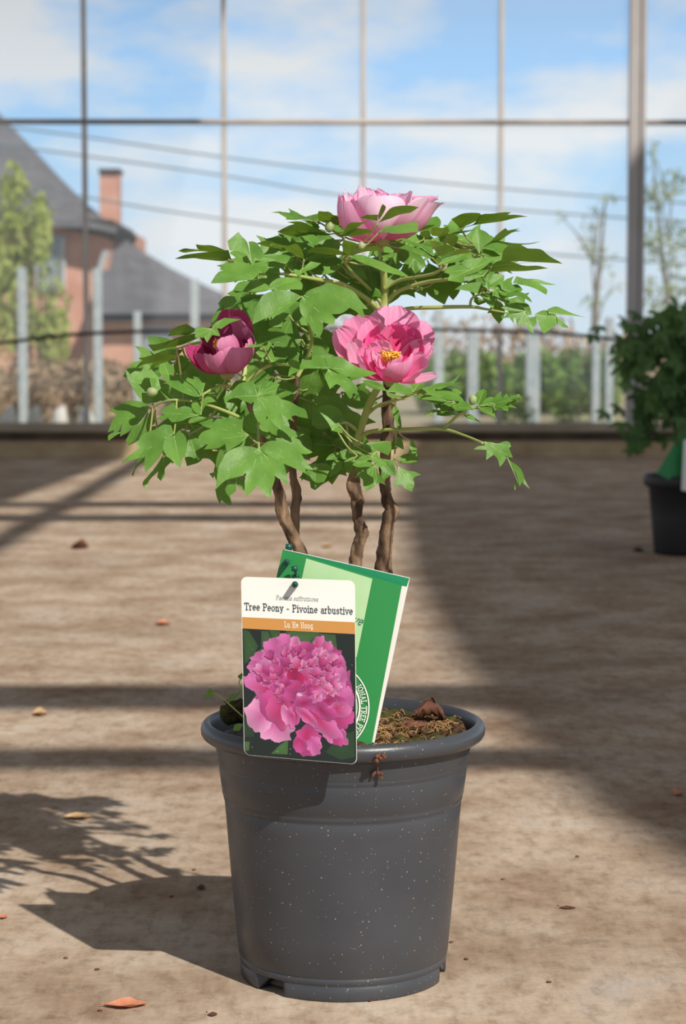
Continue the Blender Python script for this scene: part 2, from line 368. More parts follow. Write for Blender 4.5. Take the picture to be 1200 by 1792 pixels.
poly_prism('pane', [(254, 576), (296, 576), (296, 624), (254, 624)], HY-1.66, HY-1.6, M['winglass'], wf)
wf = poly_prism('window', [(480, 572), (530, 572), (530, 628), (480, 628)], HY-1.62, HY-1.5, M['winframe'], house)
poly_prism('pane', [(484, 576), (526, 576), (526, 624), (484, 624)], HY-1.66, HY-1.6, M['winglass'], wf)
bm = bmesh.new(); tube(bm, [P(x, y, HY-1.8) for x, y in ((186, 440), (180, 452), (173, 480), (170, 520), (170, 640))], .07, 8, sub=3)
obj('drainpipe', bm, M['galv'], house)
# power lines
for k, (pts, lb) in enumerate((([(-80, 212), (130, 237), (390, 275), (640, 306), (880, 330), (1150, 352), (1300, 362)], 'topmost overhead wire crossing the sky behind the glass'),
                               ([(-80, 245), (90, 265), (390, 307), (600, 342), (880, 366), (1150, 385), (1300, 393)], 'middle overhead wire crossing the sky behind the glass'),
                               ([(-80, 300), (210, 356), (450, 392), (650, 418), (900, 440), (1300, 470)], 'lowest overhead wire, passing just below the chimney top'))):
    bm = bmesh.new(); tube(bm, [P(x, y, 36) for x, y in pts], .018, 6, sub=4)
    tag(obj('overhead_wire', bm, M['wire']), lb, 'overhead wire', 'overhead wires outside')

# vegetation outside: leaf clouds with twigs
def leafcloud(bm, cen, rad, n, size, mi=0, seed=0, vert=False):
    rnd = random.Random(seed)
    for _ in range(n):
        while True:
            d = Vector((rnd.uniform(-1, 1), rnd.uniform(-1, 1), rnd.uniform(-1, 1)))
            if d.length < 1: break
        p = Vector(cen)+Vector((d.x*rad[0], d.y*rad[1], d.z*rad[2]))
        s = size*rnd.uniform(.6, 1.4)
        a = Vector((rnd.gauss(0, 1), rnd.gauss(0, 1), rnd.gauss(0, 1)+(1.5 if vert else 0))).normalized()
        b = a.cross(Vector((rnd.gauss(0, 1), rnd.gauss(0, 1), rnd.gauss(0, 1)))).normalized()
        v = [bm.verts.new(p-a*s), bm.verts.new(p+b*s*.42+a*s*.1), bm.verts.new(p+a*s), bm.verts.new(p-b*s*.42+a*s*.1)]
        f = bm.faces.new(v); f.material_index = mi
sh = thing('willow_shrub', 'tall yellow green shrub outside at the left, in front of the brick wall', 'shrub', (P(60, 640, WY+8).x, WY+8, -.05))
bm = bmesh.new()
for k, (x, y, rx, ry) in enumerate(((20, 440, 40, 70), (60, 520, 60, 90), (20, 580, 60, 50), (95, 590, 28, 50), (72, 400, 16, 60), (25, 350, 22, 60), (5, 500, 40, 80))):
    c = P(x, y, WY+8); s = (WY+10.2)/FPX; leafcloud(bm, c, (rx*s*1.1, .35, ry*s*1.1), 300, .05, seed=k, vert=True)
obj('foliage', bm, M['shrubyg'], sh)
bm = bmesh.new()
for x0, x1, y1 in ((40, 25, 330), (60, 72, 350), (70, 110, 420), (50, 50, 450), (35, 0, 380), (65, 90, 500)):
    a = P(x0, 650, WY+8); a.z = -.05; tube(bm, [a, P((x0+x1)/2+4, 540, WY+8), P(x1, y1, WY+8)], [.02, .014, .004], 5, sub=3)
obj('branch', bm, M['twig'], sh)
bank = thing('dry_hedge', 'low brown dry hedge outside along the foot of the house', 'hedge', (P(200, 690, WY+6).x, WY+6, -.05))
bm = bmesh.new()
rr_ = random.Random(5)
for k in range(34):
    x = -60+k*18; Yb = WY+5.4+rr_.uniform(0, .8); top = P(x, 622+rr_.uniform(0, 18), Yb).z
    leafcloud(bm, (P(x, 660, Yb).x, Yb, (top-.05)/2), (.12, .3, (top+.1)/2), 220, .04, seed=100+k)
obj('foliage', bm, M['drybush'], bank)
hd = thing('green_hedge', 'clipped green hedge outside, behind the pale posts right of the open flower', 'hedge', (P(900, 680, WY+9).x, WY+9, -.05))
bm = bmesh.new()
for k in range(20):
    x = 745+k*17; Yb = WY+9+rr_.uniform(-.2, .3); top = P(x, 612+(22 if 868 < x < 900 else 0)+rr_.uniform(0, 6), Yb).z
    leafcloud(bm, (P(x, 660, Yb).x, Yb, (top-.05)/2), (.13, .3, (top+.1)/2), 260, .05, seed=200+k)
obj('foliage', bm, M['hedge'], hd)
hd2 = thing('bare_thicket', 'grey brown leafless thicket far outside behind the green hedge', 'thicket', (P(900, 600, WY+22).x, WY+22, -.05))
bm = bmesh.new()
for k in range(44):
    x = 420+k*19; Yb = WY+22+rr_.uniform(-1, 1); top = P(x, 520+rr_.uniform(0, 45)+(30 if x > 1000 else 0), Yb).z
    leafcloud(bm, (P(x, 660, Yb).x, Yb, (top-.05)/2), (.30, .6, (top+.1)/2), 75, .075, seed=300+k, vert=True)
obj('foliage', bm, M['drybush'], hd2)
def thin_tree(px, pbase, blobs, Yt, lb, n, ls, m, seed):
    t_ = thing('young_tree', lb, 'tree', (P(px, 640, Yt).x, Yt, -.05)); s = (Yt+2.2)/FPX
    bm = bmesh.new()
    for k, (x, y, rx, ry, f) in enumerate(blobs): leafcloud(bm, P(x, y, Yt+.2*math.sin(k*2)), (rx*s, .3, ry*s), int(n*f), ls, seed=seed+k)
    obj('foliage', bm, m, t_)
    bm = bmesh.new(); a = P(px, 640, Yt); a.z = -.05; top = min(blobs, key=lambda q: q[1])
    tube(bm, [a, P(px, 560, Yt), P((px+top[0])/2, (560+top[1])/2, Yt), P(top[0], top[1]-top[3]*.8, Yt)], [.035, .03, .02, .005], 6, sub=3)
    obj('trunk', bm, M['twig'], t_)
    for k, (x, y, rx, ry, f) in enumerate(blobs):
        bm = bmesh.new(); tube(bm, [P(px+(x-px)*.05, min(600, y+80), Yt), P((x+px)/2, y+30, Yt), P(x, y, Yt)], [.012, .008, .003], 5, sub=3)
        obj('branch', bm, M['twig'], t_)
thin_tree(1040, 640, [(1060, 350, 20, 12, .25), (1035, 385, 26, 22, .4), (1030, 430, 22, 22, .5), (1060, 450, 20, 25, .3), (1070, 500, 25, 25, .3), (1035, 530, 22, 14, .3), (980, 380, 10, 12, .1)], WY+7, 'thin leafy sapling outside, just left of the thick frame post', 95, .028, M['farleaf'], 500)
thin_tree(1170, 640, [(1150, 340, 26, 30, .6), (1180, 320, 22, 30, .5), (1140, 420, 20, 45, .6), (1175, 430, 36, 50, 1.2), (1190, 510, 30, 40, .9), (1150, 520, 28, 40, .7), (1140, 270, 8, 30, .1)], WY+8, 'fuller pale green tree outside, right of the thick frame post', 170, .032, M['farleaf'], 600)
# small white and leafy clutter outside under the glass on the right
for k, (x, y, lb) in enumerate(((915, 715, 'pale green low plant outside behind the sill, below the mottled post'), (985, 706, 'low leafy plant outside behind the sill, between the mottled post and the thin white post'), (1012, 640, 'loose olive bush outside, left of the thin white post'), (880, 700, 'low tuft outside behind the sill, left of the mottled post'))):
    Yp = WY+(2.5, 2.5, 3.4, 3.4)[k]; bm = bmesh.new(); c = P(x, y, Yp); t_h = c.z+.1
    leafcloud(bm, (c.x, Yp, max(.0, c.z*.5)), (.085, .1, .10+c.z*.5), 200, .022, seed=700+k)
    tag(obj('low_bush', bm, M['hedge'] if k != 2 else M['farleaf']), lb, 'bush', 'low bushes outside behind the sill')

# ================================================================ leaf builder
def smooth_outline(pts, ang=50):
    n = len(pts); sharp = []
    for i in range(n):
        a = pts[i]-pts[i-1]; b = pts[(i+1) % n]-pts[i]
        if a.length < 1e-9 or b.length < 1e-9: sharp.append(False); continue
        sharp.append(abs(math.degrees(a.angle(b, 0))) > ang)
    sharp[0] = True
    out = []
    for i in range(n):
        p0, p1, p2, p3 = pts[i-1], pts[i], pts[(i+1) % n], pts[(i+2) % n]
        L_ = (p2-p1).length
        t1 = (p2-p1) if sharp[i] else (p2-p0)*.5
        t2 = (p2-p1) if sharp[(i+1) % n] else (p3-p1)*.5
        if t1.length > 1.3*L_: t1 = t1.normalized()*1.3*L_
        if t2.length > 1.3*L_: t2 = t2.normalized()*1.3*L_
        for k in range(3):
            t_ = k/3; h00 = 2*t_**3-3*t_**2+1; h10 = t_**3-2*t_**2+t_; h01 = -2*t_**3+3*t_**2; h11 = t_**3-t_**2
            out.append(h00*p1+h10*t1+h01*p2+h11*t2)
    return out, [pts[i] for i in range(n) if sharp[i] and i]
def inside(p, poly):
    c = False; j = len(poly)-1
    for i in range(len(poly)):
        a, b = poly[i], poly[j]
        if (a.y > p.y) != (b.y > p.y) and p.x < (b.x-a.x)*(p.y-a.y)/(b.y-a.y+1e-12)+a.x: c = not c
        j = i
    return c
def segdist(p, a, b):
    d = b-a; t_ = max(0, min(1, (p-a).dot(d)/(d.length_squared+1e-12))); return (p-(a+d*t_)).length
def leaflet(bm, pts2, O, ex, ey, n, seed=0, crease=.28, droop=1.2, wave=.0035, veins=True):
    """pts2: outline in the leaf's own plane (metres), first point is the base."""
    out, tips = smooth_outline(pts2)
    base = pts2[0]; size = max((p-base).length for p in out)
    vs = []
    for q in tips:
        if (q-base).length > .42*size and all(inside(base.lerp(q, f), out) for f in (.35, .55, .75, .9)): vs.append(q)
    vs.sort(key=lambda q: -(q-base).length); kp = []
    for q in vs:
        if all(math.degrees((q-base).angle(k_-base, 0)) > 17 for k_ in kp) and len(kp) < 4: kp.append(q)
    vs = kp
    if not vs: vs = [max(out, key=lambda p: (p-base).length)]
    rnd = random.Random(seed); h = min(.006, size/9)
    xs = [p.x for p in out]; ys = [p.y for p in out]; grid = []
    y = min(ys)+h*.5; r_ = 0
    while y < max(ys):
        x = min(xs)+h*(.5 if r_ % 2 else 0)
        while x < max(xs):
            q = Vector((x+rnd.uniform(-.1, .1)*h, y+rnd.uniform(-.1, .1)*h))
            if inside(q, out) and min((q-o_).length for o_ in out) > h*.45: grid.append(q)
            x += h
        y += h*.87; r_ += 1
    nb = len(out)
    try: V, E_, F_, ov, oe, of = delaunay_2d_cdt(out+grid, [], [list(range(nb))], 1, 1e-6)
    except Exception: return
    off = Vector((seed*1.37 % 50, seed*.71 % 30, 0))
    def z(q):
        d = min(segdist(q, base, t_) for t_ in vs); r0 = (q-base).length
        nz = noise.noise(Vector((q.x*38, q.y*38, 0))+off)
        return crease*min(d, .022)-droop*r0*r0+wave*nz*min(1, r0/.02)
    def W(q, lift=0): return O+ex*q.x+ey*q.y+n*(z(q)+lift)
    vv = [bm.verts.new(W(q)) for q in V]
    for f in F_:
        if len(f) >= 3:
            a = sum((V[f[i]].x*V[f[(i+1) % len(f)]].y-V[f[(i+1) % len(f)]].x*V[f[i]].y) for i in range(len(f)))
            f = list(f) if a > 0 else list(reversed(f))
            try: bm.faces.new([vv[i] for i in f])
            except ValueError: pass
    if veins:
        for t_ in vs:
            d = (t_-base); s = Vector((-d.y, d.x)).normalized(); K = 7; pr = None
            for k in range(K+1):
                q = base.lerp(t_, k/K*.93); wd = .00045*(1-k/K*.75)
                cur = [bm.verts.new(W(q+s*wd, .0003)), bm.verts.new(W(q-s*wd, .0003))]
                if pr:
                    f = bm.faces.new((pr[1], cur[1], cur[0], pr[0])); f.material_index = 1
                pr = cur
# ---------------------------------------------------------------- regions the outlines were measured in
RG = {1: (180, 640, 6), 2: (340, 640, 5.4545), 3: (230, 520, 5.217), 4: (420, 480, 5), 5: (300, 390, 6), 6: (460, 340, 6), 7: (630, 340, 6), 8: (780, 350, 4.8), 9: (540, 660, 5.4545), 10: (700, 640, 5)}
# every entry: (region, depth Y, pitch, yaw, [outlines])
LV = []
def lf(reg, Y, pitch, yaw, *outs): LV.append((reg, Y, pitch, yaw, outs))
# left cluster
lf(1, -.05, 35, -20, [(490,440),(440,395),(330,385),(200,405),(50,462),(165,520),(100,590),(40,685),(75,680),(120,675),(115,710),(170,690),(215,620),(175,740),(260,705),(350,640),(420,550),(465,480)])
lf(1, -.0, 20, -20, [(470,470),(430,560),(300,680),(235,780),(260,830),(340,800),(450,720),(480,560)], [(200,700),(120,700),(55,740),(70,800),(150,730)])
lf(1, -.06, 8, 10, [(520,390),(460,400),(400,370),(320,250),(260,140),(237,30),(290,100),(350,170),(420,250),(480,310),(520,350)])
lf(1, -.10, 40, -5, [(1020,325),(960,330),(860,305),(750,250),(670,190),(605,90),(720,105),(830,140),(880,185),(960,240),(1000,290)], [(1030,320),(1000,270),(940,210),(880,170),(865,100),(920,130),(950,110),(1000,130),(1040,180),(1075,180),(1060,240),(1045,290)])
lf(1, -.085, 40, 5, [(800,370),(760,395),(670,350),(620,290),(575,220),(650,260),(710,320),(760,345)], [(540,300),(500,190),(490,150),(560,150),(640,170),(620,230),(580,270)])
lf(1, -.105, 45, 0, [(1010,520),(960,470),(870,445),(830,450),(770,465),(750,410),(640,450),(600,490),(650,500),(545,580),(630,580),(680,545),(720,580),(830,575),(900,545)], [(1030,520),(960,500),(930,440),(950,400),(1040,330),(1130,340),(1190,400),(1100,400),(1060,450)], [(1060,540),(1000,540),(920,570),(895,615),(940,620),(1040,590),(1100,560)])
lf(1, -.04, 15, 20, [(550,470),(510,460),(475,530),(450,640),(460,700),(530,700),(560,640),(500,640),(560,590),(540,540)])
lf(1, -.125, 32, -8, [(745,715),(720,640),(640,640),(560,690),(440,725),(370,800),(355,830),(380,860),(290,930),(185,1010),(300,990),(390,960),(440,940),(440,1080),(455,1140),(540,1060),(630,950),(640,860),(640,790),(680,740)], [(745,735),(800,690),(860,740),(885,810),(880,900),(870,940),(840,1000),(815,1080),(740,1020),(660,940),(640,880),(650,800),(690,745)])
lf(1, -.09, 15, -30, [(440,940),(390,960),(330,1080),(300,1140),(330,1170),(345,1080),(440,1000)])
lf(1, -.03, 15, 15, [(640,930),(730,1000),(650,1080),(650,1150),(610,1210),(570,1170),(580,1110),(490,1200),(460,1280),(425,1280),(420,1220),(480,1150),(560,1050)])
lf(1, -.04, 10, 0, [(900,720),(890,800),(860,970),(920,960),(995,1000),(970,900),(1020,870),(1080,830),(980,760)])
lf(2, -.15, 32, 0, [(615,790),(500,775),(400,795),(310,850),(275,910),(230,1000),(200,1170),(300,1090),(430,1070),(495,1030),(480,1150),(490,1250),(560,1190),(600,1150),(660,1220),(725,1260),(740,1180),(770,1100),(765,1065),(830,1100),(895,1135),(880,1050),(860,970),(820,930),(740,880),(680,830)], [(620,785),(700,735),(800,735),(900,750),(970,800),(1020,850),(1060,910),(1140,985),(1060,985),(1065,1030),(1000,1010),(930,980),(860,950),(800,920),(740,880),(690,850)])
lf(2, -.12, 42, 10, [(720,740),(850,700),(940,700),(1000,720),(1040,770),(1130,820),(1090,850),(1020,850),(940,790),(850,760)], [(740,740),(710,640),(760,690),(830,700),(820,580),(880,590),(960,625),(1050,650),(960,690),(860,720)])
lf(2, -.10, 25, 0, [(600,655),(490,640),(465,570),(480,490),(560,450),(700,480),(810,600),(840,700),(780,680),(700,630),(700,690)])
lf(2, -.13, 38, -10, [(520,665),(470,630),(465,560),(490,480),(400,515),(330,500),(250,475),(270,500),(170,510),(40,540),(100,580),(160,600),(60,660),(20,725),(130,750),(90,800),(220,805),(300,760),(310,835),(380,790),(460,730)])
lf(2, -.125, 38, 0, [(600,290),(560,360),(545,385),(480,350),(410,310),(350,310),(290,370),(280,300),(330,280),(420,200),(560,145),(580,190),(615,230)], [(605,285),(620,210),(650,160),(740,145),(760,175),(825,170),(805,240),(880,225),(835,285),(770,290),(700,292)], [(600,295),(700,292),(770,292),(830,330),(910,350),(1000,400),(1060,430),(1085,500),(1000,480),(905,440),(930,500),(955,545),(880,500),(830,455),(855,560),(820,560),(825,605),(760,560),(690,480),(680,530),(655,580),(600,520),(560,430),(570,360)])
lf(2, -.08, 50, 0, [(330,240),(400,160),(510,140),(430,190),(370,230)])
lf(2, -.02, 10, 10, [(400,1060),(290,1100),(200,1175),(215,1260),(245,1320),(260,1280),(320,1330),(355,1330),(340,1240),(395,1200)], [(400,1060),(400,1150),(480,1200),(480,1050)])
lf(2, -.03, 10, -20, [(310,830),(250,800),(210,900),(200,1010),(140,1030),(175,1075),(220,1000),(280,920)])
lf(9, .0, 15, 0, [(60,830),(-70,1000),(-60,900),(-150,860),(-100,830)], [(60,830),(150,820),(215,850),(150,1000),(60,1080),(20,1060),(10,1000),(-90,960),(-20,880)])
# around the half-closed flower
lf(3, -.05, 116, 0, [(600,300),(500,270),(400,300),(330,360),(430,355),(530,340)], [(600,330),(480,350),(350,400),(150,420),(200,460),(300,470),(460,470),(600,400)])
lf(3, -.02, 118, -10, [(470,480),(330,490),(230,520),(60,560),(100,570),(35,625),(120,600),(200,590),(160,675),(260,640),(380,580),(440,530)])
lf(3, .0, 10, 20, [(520,570),(450,530),(400,570),(380,640),(410,710),(460,690),(520,630)])
lf(3, -.12, 35, 0, [(725,290),(770,270),(800,330),(810,365),(740,350),(690,415),(660,370),(580,365),(575,290),(640,270)], [(730,290),(770,230),(850,180),(1000,230),(900,250),(820,300),(790,290)])
lf(3, .03, 5, -20, [(725,270),(740,190),(800,100),(830,70),(820,130),(850,170),(790,210)], [(840,160),(800,60),(830,20),(880,-10),(970,0),(980,60),(1000,110),(900,120)])
lf(5, .03, 5, 10, [(720,900),(730,800),(800,750),(920,760),(1010,760),(900,860),(860,960)])
lf(3, -.08, 75, 0, [(1200,450),(1100,440),(1000,460),(1100,480),(1200,475)])
# centre
lf(4, -.14, 35, 0, [(540,195),(470,170),(380,160),(280,175),(200,210),(160,270),(120,320),(130,340),(105,430),(200,390),(330,355),(420,310),(490,240)], [(545,200),(520,250),(530,340),(600,430),(630,500),(695,555),(725,500),(725,450),(690,410),(750,440),(820,450),(830,400),(800,365),(880,365),(950,330),(960,300),(890,280),(860,220),(760,180),(650,180)], [(555,190),(600,150),(720,115),(770,95),(880,125),(960,150),(1010,180),(1060,240),(1120,300),(1070,300),(1090,370),(1060,385),(1020,330),(960,290),(880,270),(820,200),(740,175),(640,180)])
lf(4, -.11, 50, 0, [(270,130),(260,110),(150,65),(0,60),(-60,140),(0,150),(180,165)], [(260,135),(260,100),(340,50),(420,25),(500,30),(545,80),(540,120),(400,150)])
lf(4, .03, 10, 0, [(300,170),(120,180),(0,200),(110,430),(180,420),(260,400),(250,460),(360,475),(380,400),(510,410),(535,370),(520,250)])
lf(4, .03, 15, 0, [(540,570),(440,550),(380,515),(270,505),(180,530),(120,620),(250,640),(290,590),(300,720),(400,740),(520,780),(500,680)], [(560,740),(600,660),(600,580),(640,540),(680,530),(740,590),(780,640),(770,690),(830,710),(700,740)])
lf(4, -.06, 40, 0, [(140,690),(210,610),(260,590),(270,650),(300,720),(400,740),(390,790),(320,800),(280,815),(250,760),(180,730)])
lf(4, -.135, 45, 0, [(770,830),(700,835),(560,840),(500,870),(420,915),(430,850),(450,800),(390,790),(440,745),(490,760),(530,790),(545,740),(510,710),(560,755)], [(770,825),(720,840),(640,800),(560,795),(590,745),(640,725),(720,745),(760,780)], [(770,820),(740,750),(860,750),(950,780),(1060,820),(1200,865),(1100,905),(1000,905),(900,885),(830,850)], [(770,830),(740,890),(755,950),(785,1015),(850,965),(900,1010),(960,1100),(980,1080),(985,1030),(1040,1050),(1000,970),(930,910),(850,860)])
# upper left
lf(5, .02, 112, 0, [(600,320),(540,280),(440,240),(330,225),(270,215),(255,250),(285,300),(150,260),(70,262),(140,325),(280,325),(430,330)])
lf(5, .0, 118, 10, [(630,390),(600,320),(430,325),(300,325),(150,325),(30,337),(130,355),(230,370),(330,410),(480,422),(560,415)])
lf(5, -.02, 12, 15, [(830,400),(760,320),(600,300),(580,200),(650,140),(700,95),(740,150),(790,210),(820,320)], [(840,420),(820,300),(805,200),(870,210),(940,290),(960,360),(930,385),(870,370)])
lf(5, -.045, 50, 0, [(830,425),(760,420),(620,330),(620,300),(700,310),(790,360)])
lf(5, -.09, 48, 0, [(900,585),(930,530),(1000,490),(880,480),(780,440),(600,425),(470,430),(540,480),(575,510),(490,550),(410,628),(560,628),(720,630),(860,600)], [(1040,690),(960,640),(850,610),(760,600),(700,640),(640,715),(680,745),(760,715),(880,740),(960,725)])
lf(5, -.06, 50, 0, [(1140,540),(1100,580),(1060,590),(950,530),(930,480),(850,480),(880,380),(950,400),(1020,430),(1000,480),(1130,470)], [(1050,690),(1080,620),(1200,570),(1240,600),(1200,690),(1120,700)])
lf(5, -.01, 45, 0, [(1200,430),(1100,400),(930,370),(1050,360),(1200,350),(1300,400)])
# upper middle
lf(6, .03, 100, 10, [(800,330),(700,350),(600,330),(575,250),(575,160),(600,85),(680,140),(760,210),(800,270)])
lf(6, .0, 114, 0, [(850,400),(700,420),(620,380),(500,340),(400,300),(250,300),(330,320),(150,350),(220,400),(350,450),(500,470),(650,475),(780,440)], [(600,350),(520,330),(390,260),(450,275),(560,310)])
lf(6, -.03, 100, -20, [(430,680),(410,590),(350,490),(300,450),(180,400),(85,345),(100,440),(180,520),(220,590),(300,630),(350,670)], [(210,590),(100,585),(0,555),(-120,520),(-80,500),(20,500),(110,520)])
lf(6, -.04, 112, 0, [(850,440),(860,380),(930,320),(1050,270),(1170,290),(1080,330),(1020,350)], [(840,440),(920,380),(1050,360),(1160,390),(1100,430),(980,440)])
lf(6, -.06, 116, 0, [(880,640),(740,640),(600,620),(460,600),(500,565),(750,560),(800,590)], [(930,650),(860,660),(830,560),(860,500),(950,490),(1040,560),(1200,525),(1250,540),(1150,600),(1000,630)])
lf(6, -.11, 52, 10, [(920,650),(1000,640),(1120,660),(1230,710),(1350,760),(1450,785),(1555,845),(1400,830),(1250,830),(1100,760),(1000,720)])
lf(6, .03, 30, 0, [(760,650),(600,620),(520,640),(430,690),(480,700),(560,750),(680,780),(820,740),(830,700)], [(860,830),(900,720),(1000,720),(1060,800),(1100,900),(900,900)])
lf(6, -.03, 45, 0, [(400,790),(370,800),(220,780),(380,860),(420,830),(540,780),(610,720),(500,715)])
# upper right of the centre
lf(7, -.07, 118, 0, [(190,300),(250,240),(340,160),(450,125),(620,105),(540,190),(450,215),(330,260),(260,270)], [(180,280),(60,260),(0,235),(120,205),(190,225)], [(195,270),(190,220),(215,150),(235,105),(270,150),(240,210)])
lf(7, -.05, 70, 0, [(200,400),(290,310),(380,250),(470,230),(500,260),(540,240),(570,270),(640,210),(700,180),(650,240),(610,280),(610,390),(560,400),(470,430),(330,460),(300,430)])
lf(7, -.09, 50, 0, [(760,670),(650,600),(540,560),(510,530),(400,560),(520,610),(640,655),(700,670)], [(770,650),(700,600),(560,555),(520,520),(410,445),(480,455),(560,510),(650,550),(760,580)])
lf(7, -.09, 110, 0, [(830,650),(780,600),(745,540),(740,480),(780,460),(830,500),(850,560),(880,550),(950,580),(1000,620),(900,650)], [(940,640),(1040,590),(1170,580),(1120,640),(1020,660)])
lf(7, -.11, 38, 0, [(820,740),(870,690),(1000,650),(1120,630),(1110,680),(1030,720)], [(1150,800),(1030,720),(1180,690),(1300,660),(1380,700),(1300,780),(1200,840),(1100,860),(1080,945),(1000,920),(920,900),(940,840),(880,810),(930,760),(1040,750)])
lf(7, -.07, 20, 20, [(1290,860),(1360,780),(1300,800),(1200,840),(1090,870),(1090,940),(1180,900)])
lf(7, .0, 105, 0, [(850,480),(960,440),(1030,490),(1000,540),(940,560),(880,530)], [(850,450),(750,470),(750,380),(830,350),(920,305),(935,370),(920,430)])
lf(7, .01, 112, 0, [(610,390),(700,335),(790,320),(720,360),(640,385)], [(700,470),(630,430),(640,390),(720,370),(740,450)])
lf(7, .04, 15, 0, [(250,820),(400,830),(510,850),(500,960),(450,960),(300,940),(240,880)], [(560,680),(620,700),(680,760),(560,850),(500,800),(520,720)])
lf(7, -.05, 45, 0, [(220,700),(220,620),(320,620),(390,620),(330,680),(260,710)])
# right
lf(8, .03, 114, 0, [(120,240),(45,180),(130,130),(230,95),(290,120),(300,190)], [(150,235),(230,200),(300,130),(400,110),(550,90),(520,140),(690,160),(560,190),(420,200),(280,200)])
lf(8, .02, 114, 0, [(0,300),(100,270),(240,240),(160,280),(60,305)])
lf(8, -.02, 12, 10, [(280,450),(230,380),(215,340),(240,270),(265,235),(330,270),(365,310),(350,360),(310,400)])
lf(8, .0, 114, 0, [(360,370),(420,300),(500,235),(520,250),(620,220),(580,270),(630,300),(550,290),(470,340),(400,370)], [(320,390),(420,350),(560,350),(700,340),(800,325),(700,370),(560,390),(430,370)])
lf(8, -.06, 55, 0, [(310,410),(380,375),(450,370),(550,395),(640,420),(520,440),(470,470),(380,430)], [(290,460),(340,420),(400,440),(460,470),(400,480),(320,480)])
lf(8, -.07, 116, 0, [(380,560),(460,530),(480,470),(540,420),(600,415),(680,440),(700,440),(800,435),(870,470),(980,505),(860,520),(700,525),(520,530)])
lf(8, -.05, 114, 0, [(350,600),(400,560),(500,535),(640,545),(760,540),(860,550),(760,570),(600,595),(450,610)])
lf(8, -.05, 20, 0, [(385,530),(300,600),(250,600),(260,530),(280,480),(330,510)])
lf(8, .0, 35, 0, [(390,850),(330,840),(240,790),(70,780),(130,740),(210,710),(320,690),(300,720),(370,770),(450,790)], [(230,850),(240,810),(320,840),(360,850),(270,895)])
lf(8, -.02, 35, 0, [(470,750),(440,690),(470,680),(540,710),(600,760),(640,800),(540,790)], [(560,700),(590,650),(680,670),(780,670),(930,700),(780,705),(820,730),(850,770),(840,820),(760,770),(680,730),(610,710)], [(450,760),(540,790),(640,800),(700,850),(720,890),(620,830),(520,820),(540,880),(450,850),(400,815)], [(350,760),(380,720),(340,660),(300,655),(330,680)], [(400,760),(400,720),(450,740),(460,810),(390,810)])
lf(8, -.04, 20, 10, [(670,935),(640,900),(580,880),(500,890),(460,910),(520,940),(600,940)], [(660,940),(590,950),(530,945),(480,990),(580,985),(600,1060),(670,1050),(700,1110),(740,1120),(730,1070),(760,1040),(755,980),(700,990)], [(740,960),(820,930),(900,960),(950,1000),(940,1040),(880,1090),(810,1140),(780,1060),(760,990)], [(860,950),(850,920),(920,900),(1000,930),(1080,960),(1190,985),(1090,975),(950,965)], [(930,980),(990,1030),(1035,1070),(980,1070),(940,1040)])
# below the open flower
lf(9, -.11, 50, 0, [(740,130),(690,130),(600,110),(550,75),(510,25),(610,35),(700,80)], [(740,140),(820,75),(960,110),(1000,150),(950,190),(860,150)], [(740,150),(800,170),(910,190),(860,220),(790,220),(750,190)])
lf(9, -.02, 8, 20, [(780,240),(840,290),(880,420),(890,520),(850,480),(820,400),(790,320)])
lf(9, -.07, 35, 0, [(220,510),(190,450),(105,360),(180,390),(240,430),(260,440),(325,420),(280,465),(320,510),(325,550)])
lf(9, .0, 15, 0, [(370,430),(330,500),(200,480),(100,500),(30,450),(30,300),(180,270),(290,310),(330,370)])
lf(9, -.05, 25, 0, [(520,640),(640,610),(780,610),(790,680),(760,760),(650,700),(560,770),(480,740),(360,790),(300,780),(280,720),(390,680)], [(330,710),(270,720),(200,740),(160,790),(270,785),(310,740)])
lf(9, -.08, 40, 0, [(465,755),(440,790),(380,805),(330,805),(400,770)], [(600,790),(440,800),(480,840),(500,820),(540,860),(600,875)], [(600,760),(630,730),(655,715),(670,770),(730,800),(740,840),(700,860),(650,870),(640,820),(570,790)])
lf(9, -.03, 15, 0, [(440,820),(520,860),(620,840),(660,890),(590,920),(580,950),(500,950),(440,900)], [(430,800),(420,900),(380,920),(330,870),(340,800)], [(270,790),(330,810),(300,900),(195,960),(210,880),(240,790)])
lf(9, .0, 12, 10, [(820,560),(880,580),(900,640),(830,690),(760,700)], [(900,740),(870,760),(870,820),(935,790),(940,730)])
lf(9, -.02, 20, 0, [(835,610),(895,615),(910,690),(835,670)])
lf(9, -.0, 8, 20, [(970,600),(1000,610),(1030,700),(1025,770),(990,760),(1000,850),(980,820),(960,760),(940,740),(960,680)])
lf(10, -.07, 60, 0, [(150,250),(180,210),(260,180),(340,150),(430,125),(545,65),(470,130),(550,130),(460,160),(570,210),(460,175),(370,180),(260,215)], [(160,240),(200,225),(330,230),(460,235),(540,270),(560,295),(450,290),(350,270)])
lf(10, -.06, 50, 0, [(640,375),(560,400),(470,400),(290,345),(350,340),(330,280),(400,310),(460,340),(510,330),(520,290),(590,320)], [(500,430),(400,400),(320,390),(320,430),(390,440)], [(400,400),(300,410),(200,450),(260,410),(300,390)])
lf(10, -.05, 50, 0, [(650,370),(720,320),(790,290),(860,290),(950,270),(1040,240),(1060,270),(1000,290),(1045,310),(990,330),(940,340),(1020,405),(930,390),(860,360),(760,380)], [(560,430),(620,430),(660,460),(710,490),(640,475),(580,465)])
